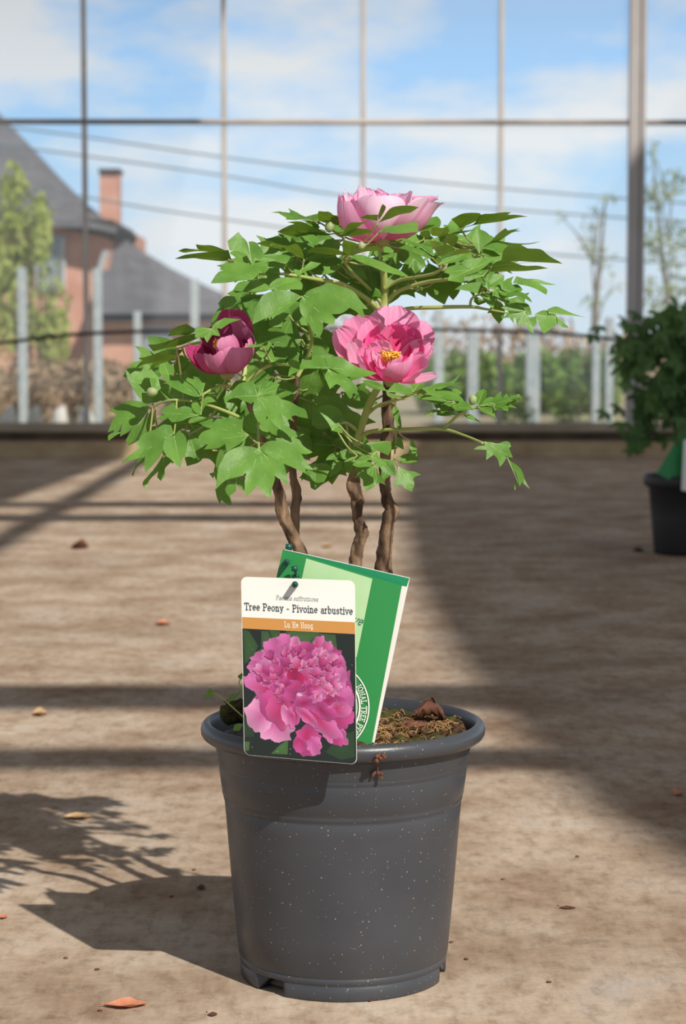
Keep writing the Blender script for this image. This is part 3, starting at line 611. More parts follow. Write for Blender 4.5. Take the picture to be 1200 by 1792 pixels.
lf(10, -.10, 20, 0, [(735,668),(800,670),(850,680),(920,660),(960,670),(970,705),(950,720),(985,810),(940,800),(915,780),(930,810),(900,860),(870,895),(850,820),(815,780),(750,835),(755,740),(640,740),(680,710),(740,700)], [(935,800),(960,830),(1040,890),(1080,960),(1080,1000),(1045,1050),(1020,960),(980,890)], [(1025,980),(1030,1040),(1000,1095),(1000,1040)], [(1080,990),(1130,1080),(1075,1030)])

# ================================================================ the tree peony in its pot
peony = thing('potted_tree_peony', 'tree peony with three pink flowers growing in the large dark grey plastic pot', 'potted plant', (0, 0, 0))
# pot
bm = bmesh.new()
body = [(.0, .006), (.098, .006), (.102, .0005), (.1080, .0), (.1090, .002), (.1096, .0145), (.1090, .0152), (.1090, .0168), (.1098, .0175), (.1106, .0230), (.1099, .0236), (.1101, .0244), (.1114, .026),
        (.1146, .06), (.1180, .10), (.1213, .14), (.1237, .170), (.1251, .1850), (.1244, .1868), (.1257, .1885), (.1266, .1920), (.1261, .1938), (.1275, .1955), (.1297, .212), (.1313, .2245), (.1308, .2262), (.1317, .228), (.1321, .2305), (.1316, .232), (.1326, .234), (.1350, .2500),
        (.1390, .2515), (.1440, .2525), (.1475, .2550), (.1495, .2585), (.1500, .2630), (.1490, .2670), (.1465, .2700), (.1430, .2715), (.1405, .2705), (.1390, .2680), (.1375, .262), (.1330, .235), (.125, .20), (.0, .20)]
rings = lathe(bm, body, 160)
NA = [-90-44, -90+78, -90+200]
for i in range(2, 11):
    for v in rings[i]:
        a = math.degrees(math.atan2(v.co.y, v.co.x))
        for na in NA:
            dd = abs((a-na+180) % 360-180)
            if dd < 9 and v.co.z < .0165:
                k = .84 if i < 7 else .92
                v.co.x *= k; v.co.y *= k; v.co.z = max(v.co.z, .013)
bmesh.ops.recalc_face_normals(bm, faces=bm.faces)
potO = obj('pot', bm, M['pot'], peony)
# soil
bm = bmesh.new(); q = bmesh.ops.create_circle(bm, cap_ends=False, radius=.001, segments=8)
bmesh.ops.delete(bm, geom=list(bm.verts), context='VERTS')
def soilz(x, y):
    base = .2515+.011*max(-1, min(1, (x+.02)/.08))
    return base+.007*noise.noise(Vector((x*35, y*35, 3)))+.004*noise.noise(Vector((x*110, y*110, 7)))+.0018*noise.noise(Vector((x*260, y*260, 1)))
NR, NS = 40, 110; prv = None; cv = bm.verts.new((0, 0, soilz(0, 0)))
for i in range(1, NR+1):
    r_ = .1325*i/NR; ring = [bm.verts.new((r_*math.cos(2*math.pi*k/NS), r_*math.sin(2*math.pi*k/NS), soilz(r_*math.cos(2*math.pi*k/NS), r_*math.sin(2*math.pi*k/NS))-(.006 if i == NR else 0))) for k in range(NS)]
    for k in range(NS):
        if prv: bm.faces.new((prv[k], ring[k], ring[(k+1) % NS], prv[(k+1) % NS]))
        else: bm.faces.new((cv, ring[k], ring[(k+1) % NS]))
    prv = ring
for f in bm.faces:
    c = f.calc_center_median(); f.material_index = 1 if noise.noise(c*24+Vector((9, 0, 0))) > .05 else 0
rnd = random.Random(41)
for k in range(120):
    a, r_ = rnd.uniform(0, 6.28), .128*rnd.random()**.5; x, y = r_*math.cos(a), r_*math.sin(a); n0 = len(bm.faces)
    blob(bm, (x, y, soilz(x, y)+.001), rnd.uniform(.002, .0065), k, .6, 2, (1.2, 1, .8)); bm.faces.ensure_lookup_table()
    for f in bm.faces[n0:]: f.material_index = 1 if k % 4 == 0 else 0
obj('soil', bm, [M['soil'], M['moss']], peony)
bm = bmesh.new(); rnd = random.Random(3)
for k in range(420):
    if k < 300: x, y = rnd.uniform(.02, .125), rnd.uniform(-.12, .1)
    else: x, y = rnd.uniform(-.125, -.06), rnd.uniform(-.08, .06)
    if k < 110: x, y = .055+rnd.gauss(0, .014), -.03+rnd.gauss(0, .02)
    elif k < 150: x, y = .10+rnd.gauss(0, .006), -.01+rnd.gauss(0, .01)
    elif k < 190: x, y = .035+rnd.gauss(0, .012), -.115+rnd.gauss(0, .006)
    if x*x+y*y > .131**2: continue
    z = soilz(x, y); a = rnd.uniform(0, 6.28); l = rnd.uniform(.006, .02)
    d = Vector((math.cos(a), math.sin(a), rnd.uniform(-.1, .35)))*l
    p = Vector((x, y, z+.001)); mid = p+d*.5+Vector((rnd.uniform(-1, 1), rnd.uniform(-1, 1), rnd.uniform(.3, 1.2)))*.004
    e_ = p+d
    if e_.x**2+e_.y**2 > .134**2: continue
    e_.z = max(e_.z, soilz(e_.x, e_.y)+.0008)
    tube(bm, [p, mid, e_], rnd.uniform(.00025, .0006), 4, sub=3)
o = obj('root_fibres', bm, M['fibre'], peony); o['kind'] = 'stuff'
# woody stems
NODES = []
def stem(name, pts, m, wob=0, n=16, sub=12, seed=0, node=True, label=None):
    p3 = []; rr = []
    for x, y, Y, wpx in pts:
        q = P(x, y, Y); p3.append(q); rr.append(wpx*.5*(Y+2.25)/FPX)
    bm = bmesh.new(); tube(bm, p3, rr, n, wob=wob, sub=sub, seed=seed)
    obj(name, bm, m, peony, label=label)
    if node: NODES.extend(crom(p3, 5))
def S0(x, y, Y, wpx):        # foot of a stem standing in the soil
    return (x, y, Y, wpx)
stem('stem', [(556, 1288, -.03, 24), (548, 1190, -.03, 22), (540, 1060, -.03, 22), (532, 985, -.03, 24), (515, 945, -.035, 20), (497, 908, -.04, 19), (493, 885, -.04, 21), (485, 850, -.045, 17), (470, 800, -.05, 15), (455, 760, -.05, 15), (442, 715, -.05, 14), (425, 685, -.05, 12)], M['bark'], .35, seed=1)
stem('stem', [(532, 1275, .03, 16), (530, 1190, .03, 15), (522, 1060, .03, 14), (519, 955, .03, 13), (516, 900, .03, 14), (519, 865, .03, 17), (513, 835, .03, 13), (512, 780, .03, 12), (515, 720, .03, 11), (520, 660, .03, 9)], M['bark'], .35, seed=2)
stem('stem', [(617, 1278, .02, 28), (618, 1190, .02, 26), (621, 1060, .02, 24), (622, 985, .02, 21), (630, 945, .02, 20), (633, 928, .02, 22), (625, 905, .02, 17), (625, 875, .02, 20), (619, 850, .02, 21), (621, 825, .02, 16), (624, 790, .02, 16)], M['bark'], .4, seed=3)
stem('stem', [(638, 1268, .04, 30), (650, 1190, .04, 28), (668, 1060, .04, 30), (671, 985, .04, 28), (674, 955, .04, 24), (678, 915, .04, 23), (686, 893, .04, 24), (677, 872, .04, 20), (673, 830, .04, 19), (676, 780, .04, 20), (680, 700, .04, 21), (679, 640, .04, 19), (672, 590, .04, 17), (670, 555, .04, 16)], M['bark'], .3, seed=4)
# green shoots
G_ = 'shoot'
stem(G_, [(424, 700, -.05, 9), (425, 670, -.05, 9), (432, 630, -.04, 9), (445, 600, -.02, 7)], M['shoot'])
stem(G_, [(450, 745, -.05, 8), (400, 722, -.06, 6), (350, 705, -.08, 5), (300, 700, -.09, 4), (268, 712, -.07, 3)], M['shoot'])
stem(G_, [(425, 690, -.05, 7), (390, 675, -.07, 6), (355, 690, -.10, 4)], M['shoot'])
stem(G_, [(452, 750, -.05, 8), (452, 770, -.11, 5), (453, 785, -.15, 4)], M['shoot'])
stem(G_, [(430, 670, -.05, 7), (470, 640, -.06, 6), (520, 640, -.09, 5), (572, 645, -.13, 4)], M['shoot'])
stem(G_, [(425, 640, -.04, 6), (370, 600, -.03, 5), (310, 610, -.03, 3)], M['shoot'])
stem(G_, [(670, 560, .04, 17), (672, 525, .04, 16), (672, 490, .03, 13), (668, 455, .02, 11), (664, 425, .02, 9)], M['shoot'])
stem(G_, [(666, 545, .04, 12), (640, 522, .02, 9), (600, 498, .0, 8), (560, 490, -.02, 7), (500, 480, -.04, 5), (440, 478, -.05, 4), (400, 455, -.02, 3)], M['shoot'])
stem(G_, [(668, 530, .04, 10), (645, 505, .03, 7), (610, 470, -.02, 5), (600, 450, -.05, 4)], M['shoot'])
stem(G_, [(676, 528, .04, 10), (700, 508, .03, 7), (745, 494, .01, 7), (790, 488, -.02, 6), (850, 478, -.04, 4)], M['shoot'])
stem(G_, [(672, 505, .03, 8), (700, 490, .02, 6), (760, 478, -.02, 5), (790, 455, -.04, 4), (840, 430, .0, 3)], M['shoot'])
stem(G_, [(674, 556, .04, 10), (710, 541, .02, 7), (760, 538, .0, 7), (822, 537, -.01, 6), (850, 541, -.02, 4), (890, 548, -.03, 3)], M['shoot'])
stem(G_, [(822, 537, -.01, 5), (828, 520, -.01, 4), (860, 510, -.02, 3)], M['shoot'])
stem(G_, [(622, 800, .02, 12), (627, 765, .01, 13), (636, 735, .0, 13), (647, 705, -.02, 13), (660, 680, -.05, 12)], M['shoot'])
stem(G_, [(640, 727, .0, 7), (665, 708, -.03, 5), (700, 698, -.05, 5), (735, 683, -.06, 4)], M['shoot'])
stem(G_, [(628, 768, .01, 9), (650, 755, .0, 7), (705, 751, -.02, 6), (772, 751, -.04, 6), (815, 763, -.07, 4), (845, 776, -.10, 5)], M['shoot'])
stem(G_, [(773, 751, -.04, 6), (785, 742, -.04, 5), (800, 728, -.05, 5), (824, 714, -.05, 3)], M['shoot'])
stem(G_, [(627, 755, .01, 7), (605, 740, -.02, 5), (585, 745, -.06, 3)], M['shoot'])
stem(G_, [(520, 660, .03, 8), (545, 600, .02, 6), (530, 530, -.06, 4), (529, 520, -.12, 3)], M['shoot'])

# traced leaves
nleaf = 0
def petiole(bm, base, rad=.0009, lim=.11):
    best = min(NODES, key=lambda q: (q-base).length); d = (best-base).length
    if .004 < d < lim:
        mid = base.lerp(best, .5)+Vector((0, .004, -.10*d)); tube(bm, [base, mid, best], [rad, rad*1.1, rad*1.4], 5, mi=2, sub=4)
for li, (reg, Y, pitch, yaw, outs) in enumerate(LV):
    ox, oy, sc_ = RG[reg]; bm = bmesh.new()
    for oi, pts in enumerate(outs):
        px = [(ox+x/sc_, oy+y/sc_) for x, y in pts]
        O = P(px[0][0], px[0][1], Y)
        pa, ya = R(pitch), R(yaw)
        n = Vector((math.sin(ya)*math.cos(pa), -math.cos(ya)*math.cos(pa), math.sin(pa)))
        ex = Vector((math.cos(ya), math.sin(ya), 0)); ey = n.cross(ex)
        p2 = []
        for x, y in px:
            r_ = ray(x, y); t_ = (O-CAM).dot(n)/r_.dot(n); q = CAM+r_*t_-O
            p2.append(Vector((q.dot(ex), q.dot(ey))))
        leaflet(bm, p2, O, ex, ey, n, seed=li*7+oi*3+1, droop=.5 if pitch < 50 else .9)
    if not (reg == 3 and Y < -.1): petiole(bm, P(ox+outs[0][0][0]/sc_, oy+outs[0][0][1]/sc_, Y+.002))
    obj('leaf', bm, [M['leaf'], M['leafvein'], M['petiole']], peony); nleaf += 1

# further compound leaves inside and behind the canopy
T_TERM = [(0, 0), (.10, .06), (.30, .20), (.42, .34), (.62, .46), (.58, .30), (.62, .20), (.80, .16), (1.0, 0), (.80, -.15), (.63, -.19), (.58, -.30), (.66, -.44), (.42, -.33), (.30, -.20), (.10, -.07)]
T_LAT = [(0, 0), (.15, .14), (.35, .24), (.55, .34), (.56, .22), (.75, .17), (1.0, 0), (.78, -.16), (.5, -.22), (.25, -.18), (.08, -.08)]
T_ENT = [(0, 0), (.15, .13), (.40, .22), (.65, .17), (1.0, 0), (.65, -.17), (.38, -.22), (.15, -.13)]
def fill_leaf(px, py, Y, size, ang, pitch, yaw, seed):
    rnd = random.Random(seed); bm = bmesh.new(); O = P(px, py, Y); pa, ya = R(pitch), R(yaw)
    n = Vector((math.sin(ya)*math.cos(pa), -math.cos(ya)*math.cos(pa), math.sin(pa)))
    ex0 = Vector((math.cos(ya), math.sin(ya), 0)); ey0 = n.cross(ex0)
    for k, (da, tmpl, s) in enumerate(((0, T_TERM, 1), (58, T_LAT, .78), (-58, T_ENT if seed % 2 else T_LAT, .78))):
        a = R(ang+da+rnd.uniform(-10, 10)); ex = ex0*math.cos(a)+ey0*math.sin(a); ey = n.cross(ex)
        sz = size*s; nn = (n+ex*rnd.uniform(-.3, .3)+ey*rnd.uniform(-.3, .3)).normalized()
        ex = (ex-nn*ex.dot(nn)).normalized(); ey = nn.cross(ex); off = ex*.008*(1 if k == 0 else .4)
        flip = -1 if k == 2 else 1
        pts = [Vector((x*sz, y*sz*flip*1.25)) for x, y in tmpl]
        if flip < 0: pts = [pts[0]]+list(reversed(pts[1:]))
        leaflet(bm, pts, O+off, ex, ey, nn, seed=seed+k, droop=1.5)
        tube(bm, [O, O+off*1.05], .0008, 4, mi=2)
    petiole(bm, O, lim=.25)
    obj('leaf', bm, [M['leaf'], M['leafvein'], M['petiole']], peony)
FL = [(470,600,.05,.055,200,20,0),(520,590,.06,.055,-60,15,10),(560,620,.04,.05,-100,10,-10),(480,660,.02,.05,-120,20,0),(540,680,.05,.055,-90,15,0),(590,700,.06,.05,-60,20,10),
      (500,740,.04,.05,-100,15,0),(560,750,.06,.05,-70,20,0),(590,780,.05,.042,-110,25,0),(420,740,.03,.05,-110,15,0),(370,740,.04,.045,-130,15,0),(330,740,.02,.04,-110,15,0),(380,690,.0,.045,190,30,0),
      (300,670,.04,.04,170,30,0),(400,670,.03,.05,-90,20,0),(460,690,.0,.045,-60,20,0),(520,540,.06,.045,-120,20,0),
      (560,440,.06,.05,190,45,0),(520,450,.04,.05,200,40,0),(600,420,.07,.05,160,50,0),(640,450,.06,.05,-80,30,0),(690,440,.06,.05,20,40,0),(740,420,.07,.05,10,50,0),(790,420,.05,.045,10,50,0),(830,450,.03,.045,0,45,0),(470,460,.03,.045,180,45,0),(560,390,.02,.045,165,60,0),
      (640,475,.05,.045,-110,25,0)]
FL += [(752,694,-.05,.030,20,60,0),(720,690,-.03,.030,-10,60,10),(795,704,-.05,.030,185,55,0),(835,712,-.05,.030,10,55,0),(860,706,-.05,.028,15,60,0),(845,505,-.01,.034,-20,40,0),(868,520,.01,.034,-30,30,0),(690,805,-.02,.03,-60,30,0),(660,800,-.06,.03,-110,35,0)]
rf = random.Random(31)
for x, y in ((330,640),(380,640),(430,600),(480,560),(350,720),(300,740),(420,770),(480,700),(520,760),(560,660),(600,680),(540,600),(590,760),(470,640),(500,520),(450,500),(520,480),(570,480),(610,500),(700,470),(740,450),(790,450),(840,440),(660,400),(560,410),(500,430)):
    FL.append((x+rf.uniform(-14, 14), y+rf.uniform(-10, 10), rf.uniform(.10, .20), rf.uniform(.05, .062), rf.uniform(180, 360), rf.uniform(15, 50), rf.uniform(-30, 30)))
for k, a in enumerate(FL): fill_leaf(*a, seed=900+k*3); nleaf += 1
print('LEAVES', nleaf)

# flowers
def petal(bm_parent, b, T, width, out, bulge, cup=.5, curl=0, ruff=.06, c0=(.8, .1, .3), c1=(.9, .4, .6), seed=0, notch=.06):
    bm = bmesh.new(); ruff *= .7
    b, T, out = Vector(b), Vector(T), Vector(out).normalized(); ax = (T-b); Ln = ax.length; axn = ax/Ln
    o_ = (out-axn*out.dot(axn))
    o_ = o_.normalized() if o_.length > .05 else axn.orthogonal().normalized()
    side = axn.cross(o_); NU, NV = 20, 28; cols = {}; grid = []
    for i in range(NU+1):
        u = i/NU; row = []
        ww = (.22+.78*math.sin(math.pi/2*min(1, u/.62))**1.1) if u < .62 else math.sqrt(max(0, 1-((u-.62)/.43)**2.6))
        ww = max(.2, ww)*(width*.5)
        for j in range(NV+1):
            v = j/NV*2-1
            nz = noise.noise(Vector((v*2.6+seed*1.7, u*1.4, seed*.9))); nf = noise.noise(Vector((v*6+seed, u*2, seed)))+.6*noise.noise(Vector((v*15+seed, u*3, seed+4)))
            ext = 1+(-notch*abs(v)**2+ruff*(nz*.9+nf*.7))*max(0, u-.45)*1.8
            uu = u*ext
            d = 4*uu*(1-uu)*bulge*Ln
            p = b+axn*(uu*Ln)+o_*d
            p += side*(v*ww)-o_*(cup*ww*v*v)
            p += o_*(ruff*.45*Ln*nf*u*u)+o_*curl*Ln*max(0, u-.72)**2*8
            vt = bm.verts.new(p); row.append(vt)
            f = max(0, min(1, u*1.05-.1+.25*nz+(abs(v)**3)*.18)); st = .965+.035*math.sin(v*34+nz*8)
            cols[vt] = tuple((a*(1-f)+c*f)*st for a, c in zip(c0, c1))+(1,)
        grid.append(row)
    for i in range(NU):
        for j in range(NV): bm.faces.new((grid[i][j], grid[i][j+1], grid[i+1][j+1], grid[i+1][j]))
    bm.verts.index_update(); lst = [cols[v] for v in bm.verts]
    o = obj('petal', bm, M['petal'], bm_parent)
    at = o.data.color_attributes.new('Col', 'FLOAT_COLOR', 'POINT')
    for i, c in enumerate(lst): at.data[i].color = c
    return o
def flower(bpx, axis, petals, sepals=True):
    b = P(*bpx); axis = Vector(axis).normalized()
    bm = bmesh.new(); blob(bm, b, .008, 3, .2, 2, (1, 1, 1))
    fl = obj('flower', bm, M['petiole'], peony)
    for k, (tx, ty, dY, wpx, bulge, cup, curl, ruff, c0, c1) in enumerate(petals):
        T = P(tx, ty, bpx[2]+dY); w_ = wpx*(bpx[2]+2.2)/FPX
        bb = b+Vector((0, dY*.25, 0))
        axc = (T-b); o_ = axc-axis*axc.dot(axis)
        petal(fl, bb, T, w_, o_, bulge, cup, curl, ruff, c0, c1, seed=k*1.9+bpx[0])
    return fl, b
DP, MP, LP, XP = (.90, .035, .22), (.90, .14, .40), (.94, .38, .62), (.96, .58, .77)
# large open flower: back row, sides, deep inner rows, pale frills, front row
f1, b1 = flower((684, 664, -.06), (.05, -.75, .66), [
    (612, 556, .030, 84, .16, .5, .0, .05, MP, LP), (690, 536, .050, 96, .02, .35, .0, .07, MP, LP), (742, 558, .045, 74, .04, .4, .1, .06, MP, LP), (586, 578, .010, 66, .24, .6, .0, .05, MP, LP),
    (640, 562, .022, 62, .08, .5, .0, .06, DP, LP), (752, 600, .012, 50, .06, .5, .05, .08, MP, LP), (608, 600, -.012, 60, .30, .6, 0, .05, MP, XP),
    (712, 572, .030, 72, .04, .5, -.1, .09, DP, MP), (672, 572, .026, 78, .03, .5, -.1, .10, DP, MP), (735, 596, .016, 50, .05, .5, -.1, .10, DP, MP), (648, 590, .014, 48, .06, .5, -.1, .10, DP, MP), (694, 594, .020, 60, .02, .5, 0, .12, (.75, .02, .16), DP),
    (660, 596, -.004, 42, .10, .5, -.1, .14, MP, XP), (640, 608, -.016, 52, .14, .5, -.1, .12, MP, LP), (668, 612, -.012, 36, .06, .5, -.1, .16, MP, XP), (655, 622, -.022, 40, .10, .5, 0, .14, MP, XP), (680, 632, -.016, 34, .04, .5, -.05, .16, MP, XP),
    (622, 618, -.030, 62, .20, .6, -.05, .05, MP, LP), (700, 626, -.034, 34, .05, .5, -.05, .14, MP, XP), (748, 622, -.008, 36, .08, .5, .0, .12, MP, LP),
    (712, 634, -.044, 66, .22, .7, -.05, .05, MP, LP), (747, 634, -.034, 52, .20, .6, .1, .09, MP, LP), (765, 657, -.026, 30, .12, .5, .05, .10, LP, XP), (676, 650, -.040, 50, .2, .6, 0, .06, MP, MP)])
bm = bmesh.new(); rnd = random.Random(8); cs = P(681, 628, -.072)
for k in range(60):
    a = rnd.uniform(0, 6.28); r_ = rnd.uniform(.0, .0105); tip = cs+Vector((math.cos(a)*r_*1.25, -.002+rnd.uniform(-.003, .003), math.sin(a)*r_*.35+rnd.uniform(-.001, .002)+.004))
    tube(bm, [b1+Vector((0, 0, .012)), tip], .0004, 4); blob(bm, tip, .0010, k, .3, 1, (1.5, 1, 1))
obj('stamens', bm, M['stamen'], f1)
# half closed flower on the left
D2, M2, L2 = (.38, .015, .09), (.56, .075, .22), (.74, .26, .45)  # partial shade on this flower is put into the darker pinks
f2, b2 = flower((398, 652, -.06), (-.15, -.35, .92), [
    (418, 549, .030, 74, .10, .5, -.3, .03, D2, M2), (388, 572, .035, 74, .08, .5, -.1, .03, D2, D2), (436, 566, .008, 62, .30, .7, -.5, .03, M2, L2), (352, 602, .020, 64, .18, .5, -.1, .05, D2, M2),
    (326, 606, .0, 54, .26, .5, .05, .05, D2, M2), (408, 590, .012, 60, .06, .6, -.1, .04, D2, M2), (446, 596, -.010, 46, .24, .6, -.2, .03, M2, L2),
    (408, 588, -.022, 62, .22, .8, -.1, .04, M2, L2), (340, 616, -.020, 50, .26, .6, .05, .06, M2, M2), (424, 612, -.034, 66, .30, .8, -.1, .03, M2, L2), (372, 620, -.038, 58, .26, .7, .0, .08, M2, L2)])
bm = bmesh.new()
for k in range(26):
    tip = P(378+rnd.uniform(-5, 5), 602+rnd.uniform(-8, 8), -.055+rnd.uniform(-.004, .004)); tube(bm, [b2+Vector((0, 0, .01)), tip], .0004, 4); blob(bm, tip, .0011, k, .3, 1, (1, 1, 1.7))
obj('stamens', bm, M['stamen'], f2)
# top flower
M3, L3, X3 = (.86, .16, .42), (.95, .48, .70), (.96, .68, .82)
f3, b3 = flower((668, 420, .0), (.05, -.1, 1), [
    (640, 330, .035, 80, .15, .4, .0, .10, M3, L3), (700, 340, .035, 84, .08, .4, .0, .08, M3, L3), (752, 330, .020, 80, .20, .5, .25, .05, M3, L3), (720, 334, .008, 62, .14, .5, .0, .08, L3, X3),
    (588, 346, .0, 66, .30, .6, -.1, .04, M3, L3), (632, 325, .010, 66, .16, .5, .0, .07, L3, X3), (604, 334, .01, 52, .22, .5, .0, .12, L3, X3), (660, 338, .012, 60, .05, .4, .0, .12, L3, L3), (684, 344, -.006, 48, .04, .5, 0, .14, L3, X3),
    (766, 338, -.004, 74, .24, .6, .25, .03, M3, X3), (656, 346, -.030, 92, .25, .8, -.1, .03, L3, X3), (594, 358, -.024, 62, .32, .7, -.1, .03, M3, L3), (746, 342, -.024, 60, .18, .6, .1, .04, M3, X3), (696, 356, -.026, 46, .12, .5, 0, .10, L3, X3)])
# buds
for (x, y, Y, r_, up_) in ((266, 686, -.085, .0085, .2), (827, 700, -.05, .0075, 1), (576, 397, -.02, .008, 1), (632, 430, -.08, .006, 1)):
    bm = bmesh.new(); blob(bm, P(x, y, Y), r_*.62, x, .12, 2, (1.15 if up_ < 1 else .95, 1, .95 if up_ < 1 else 1.2)); obj('flower_bud', bm, mat('bud_green', (.24, .36, .12), .5, .3, (.36, .40, .20), 90), peony)

# ================================================================ labels on their stake
class Quad:
    def __init__(s, tl, tr, br, bl): s.c = [Vector(q) for q in (tl, tr, br, bl)]; s.n = ((s.c[3]-s.c[0]).cross(s.c[1]-s.c[0])).normalized(); s.n = s.n if s.n.y < 0 else -s.n
    def __call__(s, u, v, off=0):
        a = s.c[0].lerp(s.c[1], u); b = s.c[3].lerp(s.c[2], u); return a.lerp(b, v)+s.n*off
def qpoly(bm, Q, uv, off, mi=0, th=0):
    vs = [bm.verts.new(Q(u, v, off)) for u, v in uv]; f = bm.faces.new(vs); f.material_index = mi
    if f.normal.dot(Q.n) < 0 if f.normal.length else False: f.normal_flip()
    if th:
        b = [bm.verts.new(Q(u, v, off-th)) for u, v in uv]; bm.faces.new(list(reversed(b))).material_index = mi
        for i in range(len(uv)):
            j = (i+1) % len(uv); bm.faces.new((vs[i], b[i], b[j], vs[j])).material_index = mi
    return vs
def rrect(u0, v0, u1, v1, ru, rv, corners='abcd', n=6):
    out = []
    for c, (cu, cv, a0) in zip('abcd', ((u0+ru, v0+rv, 180), (u1-ru, v0+rv, 270), (u1-ru, v1-rv, 0), (u0+ru, v1-rv, 90))):
        if c in corners:
            for k in range(n+1):
                a = R(a0+90*k/n); out.append((cu+ru*math.cos(a), cv+rv*math.sin(a)))
        else: out.append({'a': (u0, v0), 'b': (u1, v0), 'c': (u1, v1), 'd': (u0, v1)}[c])
    return out
# slab-serif stroke letters: strokes are polylines in em units, baseline 0, x-height .66, capitals 1
def arc(cx, cy, rx, ry, a0, a1, n=14): return [(cx+rx*math.cos(R(a0+(a1-a0)*k/n)), cy+ry*math.sin(R(a0+(a1-a0)*k/n))) for k in range(n+1)]
def sf(x, y, w=.13): return [(x-w, y), (x+w, y)]
GL = {
 'T': (.70, [[(.35, 0), (.35, 1)], [(.02, .82), (.02, 1), (.68, 1), (.68, .82)], sf(.35, 0)]),
 'P': (.66, [[(.14, 0), (.14, 1)], [(.02, 1), (.38, 1)]+arc(.38, .75, .22, .25, 90, -90)+[(.14, .5)], sf(.14, 0)]),
 'L': (.60, [[(.14, 1), (.14, 0)], sf(.14, 1), [(.01, 0), (.56, 0), (.56, .2)]]),
 'H': (.80, [[(.15, 0), (.15, 1)], [(.63, 0), (.63, 1)], [(.15, .52), (.63, .52)], sf(.15, 0), sf(.15, 1), sf(.63, 0), sf(.63, 1)]),
 'I': (.34, [[(.17, 0), (.17, 1)], sf(.17, 0), sf(.17, 1)]),
 'O': (.80, [arc(.4, .5, .34, .5, 0, 360, 24)]),
 'N': (.80, [[(.15, 0), (.15, 1), (.65, 0), (.65, 1)], sf(.15, 0), sf(.65, 1)]),
 'A': (.76, [[(.08, 0), (.38, 1), (.68, 0)], [(.2, .36), (.56, .36)], sf(.08, 0, .1), sf(.68, 0, .1)]),
 'R': (.72, [[(.14, 0), (.14, 1)], [(.02, 1), (.38, 1)]+arc(.38, .76, .2, .24, 90, -90)+[(.14, .52)], [(.38, .52), (.62, 0), (.7, 0)], sf(.14, 0)]),
 'E': (.62, [[(.14, 0), (.14, 1)], [(.02, 1), (.54, 1), (.54, .84)], [(.14, .52), (.42, .52)], [(.02, 0), (.56, 0), (.56, .18)]]),
 'e': (.56, [[(.06, .36), (.50, .36)]+arc(.28, .34, .22, .32, 5, 310)]),
 'n': (.62, [[(.13, 0), (.13, .64)], [(.03, .64), (.13, .64)], arc(.29, .42, .18, .23, 170, 0)+[(.47, 0)], sf(.13, 0, .1), sf(.47, 0, .1)]),
 'r': (.44, [[(.13, 0), (.13, .64)], [(.03, .64), (.13, .64)], arc(.30, .38, .18, .26, 160, 60), sf(.13, 0, .11)]),
 'o': (.58, [arc(.29, .33, .23, .33, 0, 360, 20)]),
 'y': (.58, [[(.08, .64), (.29, .05)], [(.50, .64), (.24, -.2), (.1, -.26)], sf(.08, .64, .08), sf(.50, .64, .08)]),
 'i': (.30, [[(.15, 0), (.15, .64)], [(.04, .64), (.15, .64)], sf(.15, 0, .12), [(.15, .86), (.15, .96)]]),
 'v': (.58, [[(.07, .64), (.29, 0), (.51, .64)], sf(.07, .64, .08), sf(.51, .64, .08)]),
 'a': (.56, [arc(.27, .44, .18, .22, 150, 0)+[(.45, .0), (.54, 0)], arc(.25, .18, .18, .19, 60, 330)]),
 'b': (.60, [[(.11, 1), (.11, 0)], [(.01, 1), (.11, 1)], arc(.31, .33, .21, .33, 160, -160)]),
 'u': (.62, [[(.03, .64), (.13, .64), (.13, .24)]+arc(.29, .22, .16, .22, 180, 330), [(.47, .64), (.47, 0), (.57, 0)], [(.37, .64), (.47, .64)]]),
 's': (.48, [arc(.24, .48, .16, .17, 20, 240, 8)+arc(.24, .17, .17, .17, 80, -160, 8)]),
 't': (.42, [[(.16, .84), (.16, .18)]+arc(.29, .15, .13, .15, 180, 320, 6), [(.03, .64), (.36, .64)]]),
 'g': (.60, [arc(.27, .36, .20, .29, 0, 360, 18), [(.48, .64), (.48, -.08)]+arc(.28, -.08, .2, .18, 0, -150, 8), [(.48, .64), (.56, .64)]]),
 'f': (.40, [[(.15, 0), (.15, .8)]+arc(.29, .8, .14, .18, 180, 50, 6), [(.03, .64), (.34, .64)], sf(.15, 0, .11)]),
 'c': (.50, [arc(.28, .33, .22, .33, 45, 315)]),
 '-': (.46, [[(.08, .36), (.36, .36)]]), ' ': (.34, [])}
def textwidth(s, track=0): return sum(GL[c][0]+track for c in s)
def ribbon(bm, pts, hw, place):
    k = 0; pr = None
    pts = [Vector(p) for p in pts]
    if (pts[0]-pts[-1]).length > 1e-4:
        d = (pts[1]-pts[0]).normalized(); pts[0] = pts[0]-d*hw*.9; d = (pts[-1]-pts[-2]).normalized(); pts[-1] = pts[-1]+d*hw*.9
    for i, p in enumerate(pts):
        a = (p-pts[i-1]).normalized() if i else None; b = (pts[i+1]-p).normalized() if i < len(pts)-1 else None
        t_ = (a+b) if a and b else (a or b)
        t_ = t_.normalized() if t_.length > .2 else (a or b)
        s = Vector((-t_.y, t_.x)); m_ = 1
        if a and b: m_ = 1/max(.45, abs(s.dot(Vector((-a.y, a.x)))))
        cur = [bm.verts.new(place(p+s*hw*m_)), bm.verts.new(place(p-s*hw*m_))]
        if pr:
            try: bm.faces.new((pr[0], pr[1], cur[1], cur[0]))
            except ValueError: pass
        pr = cur
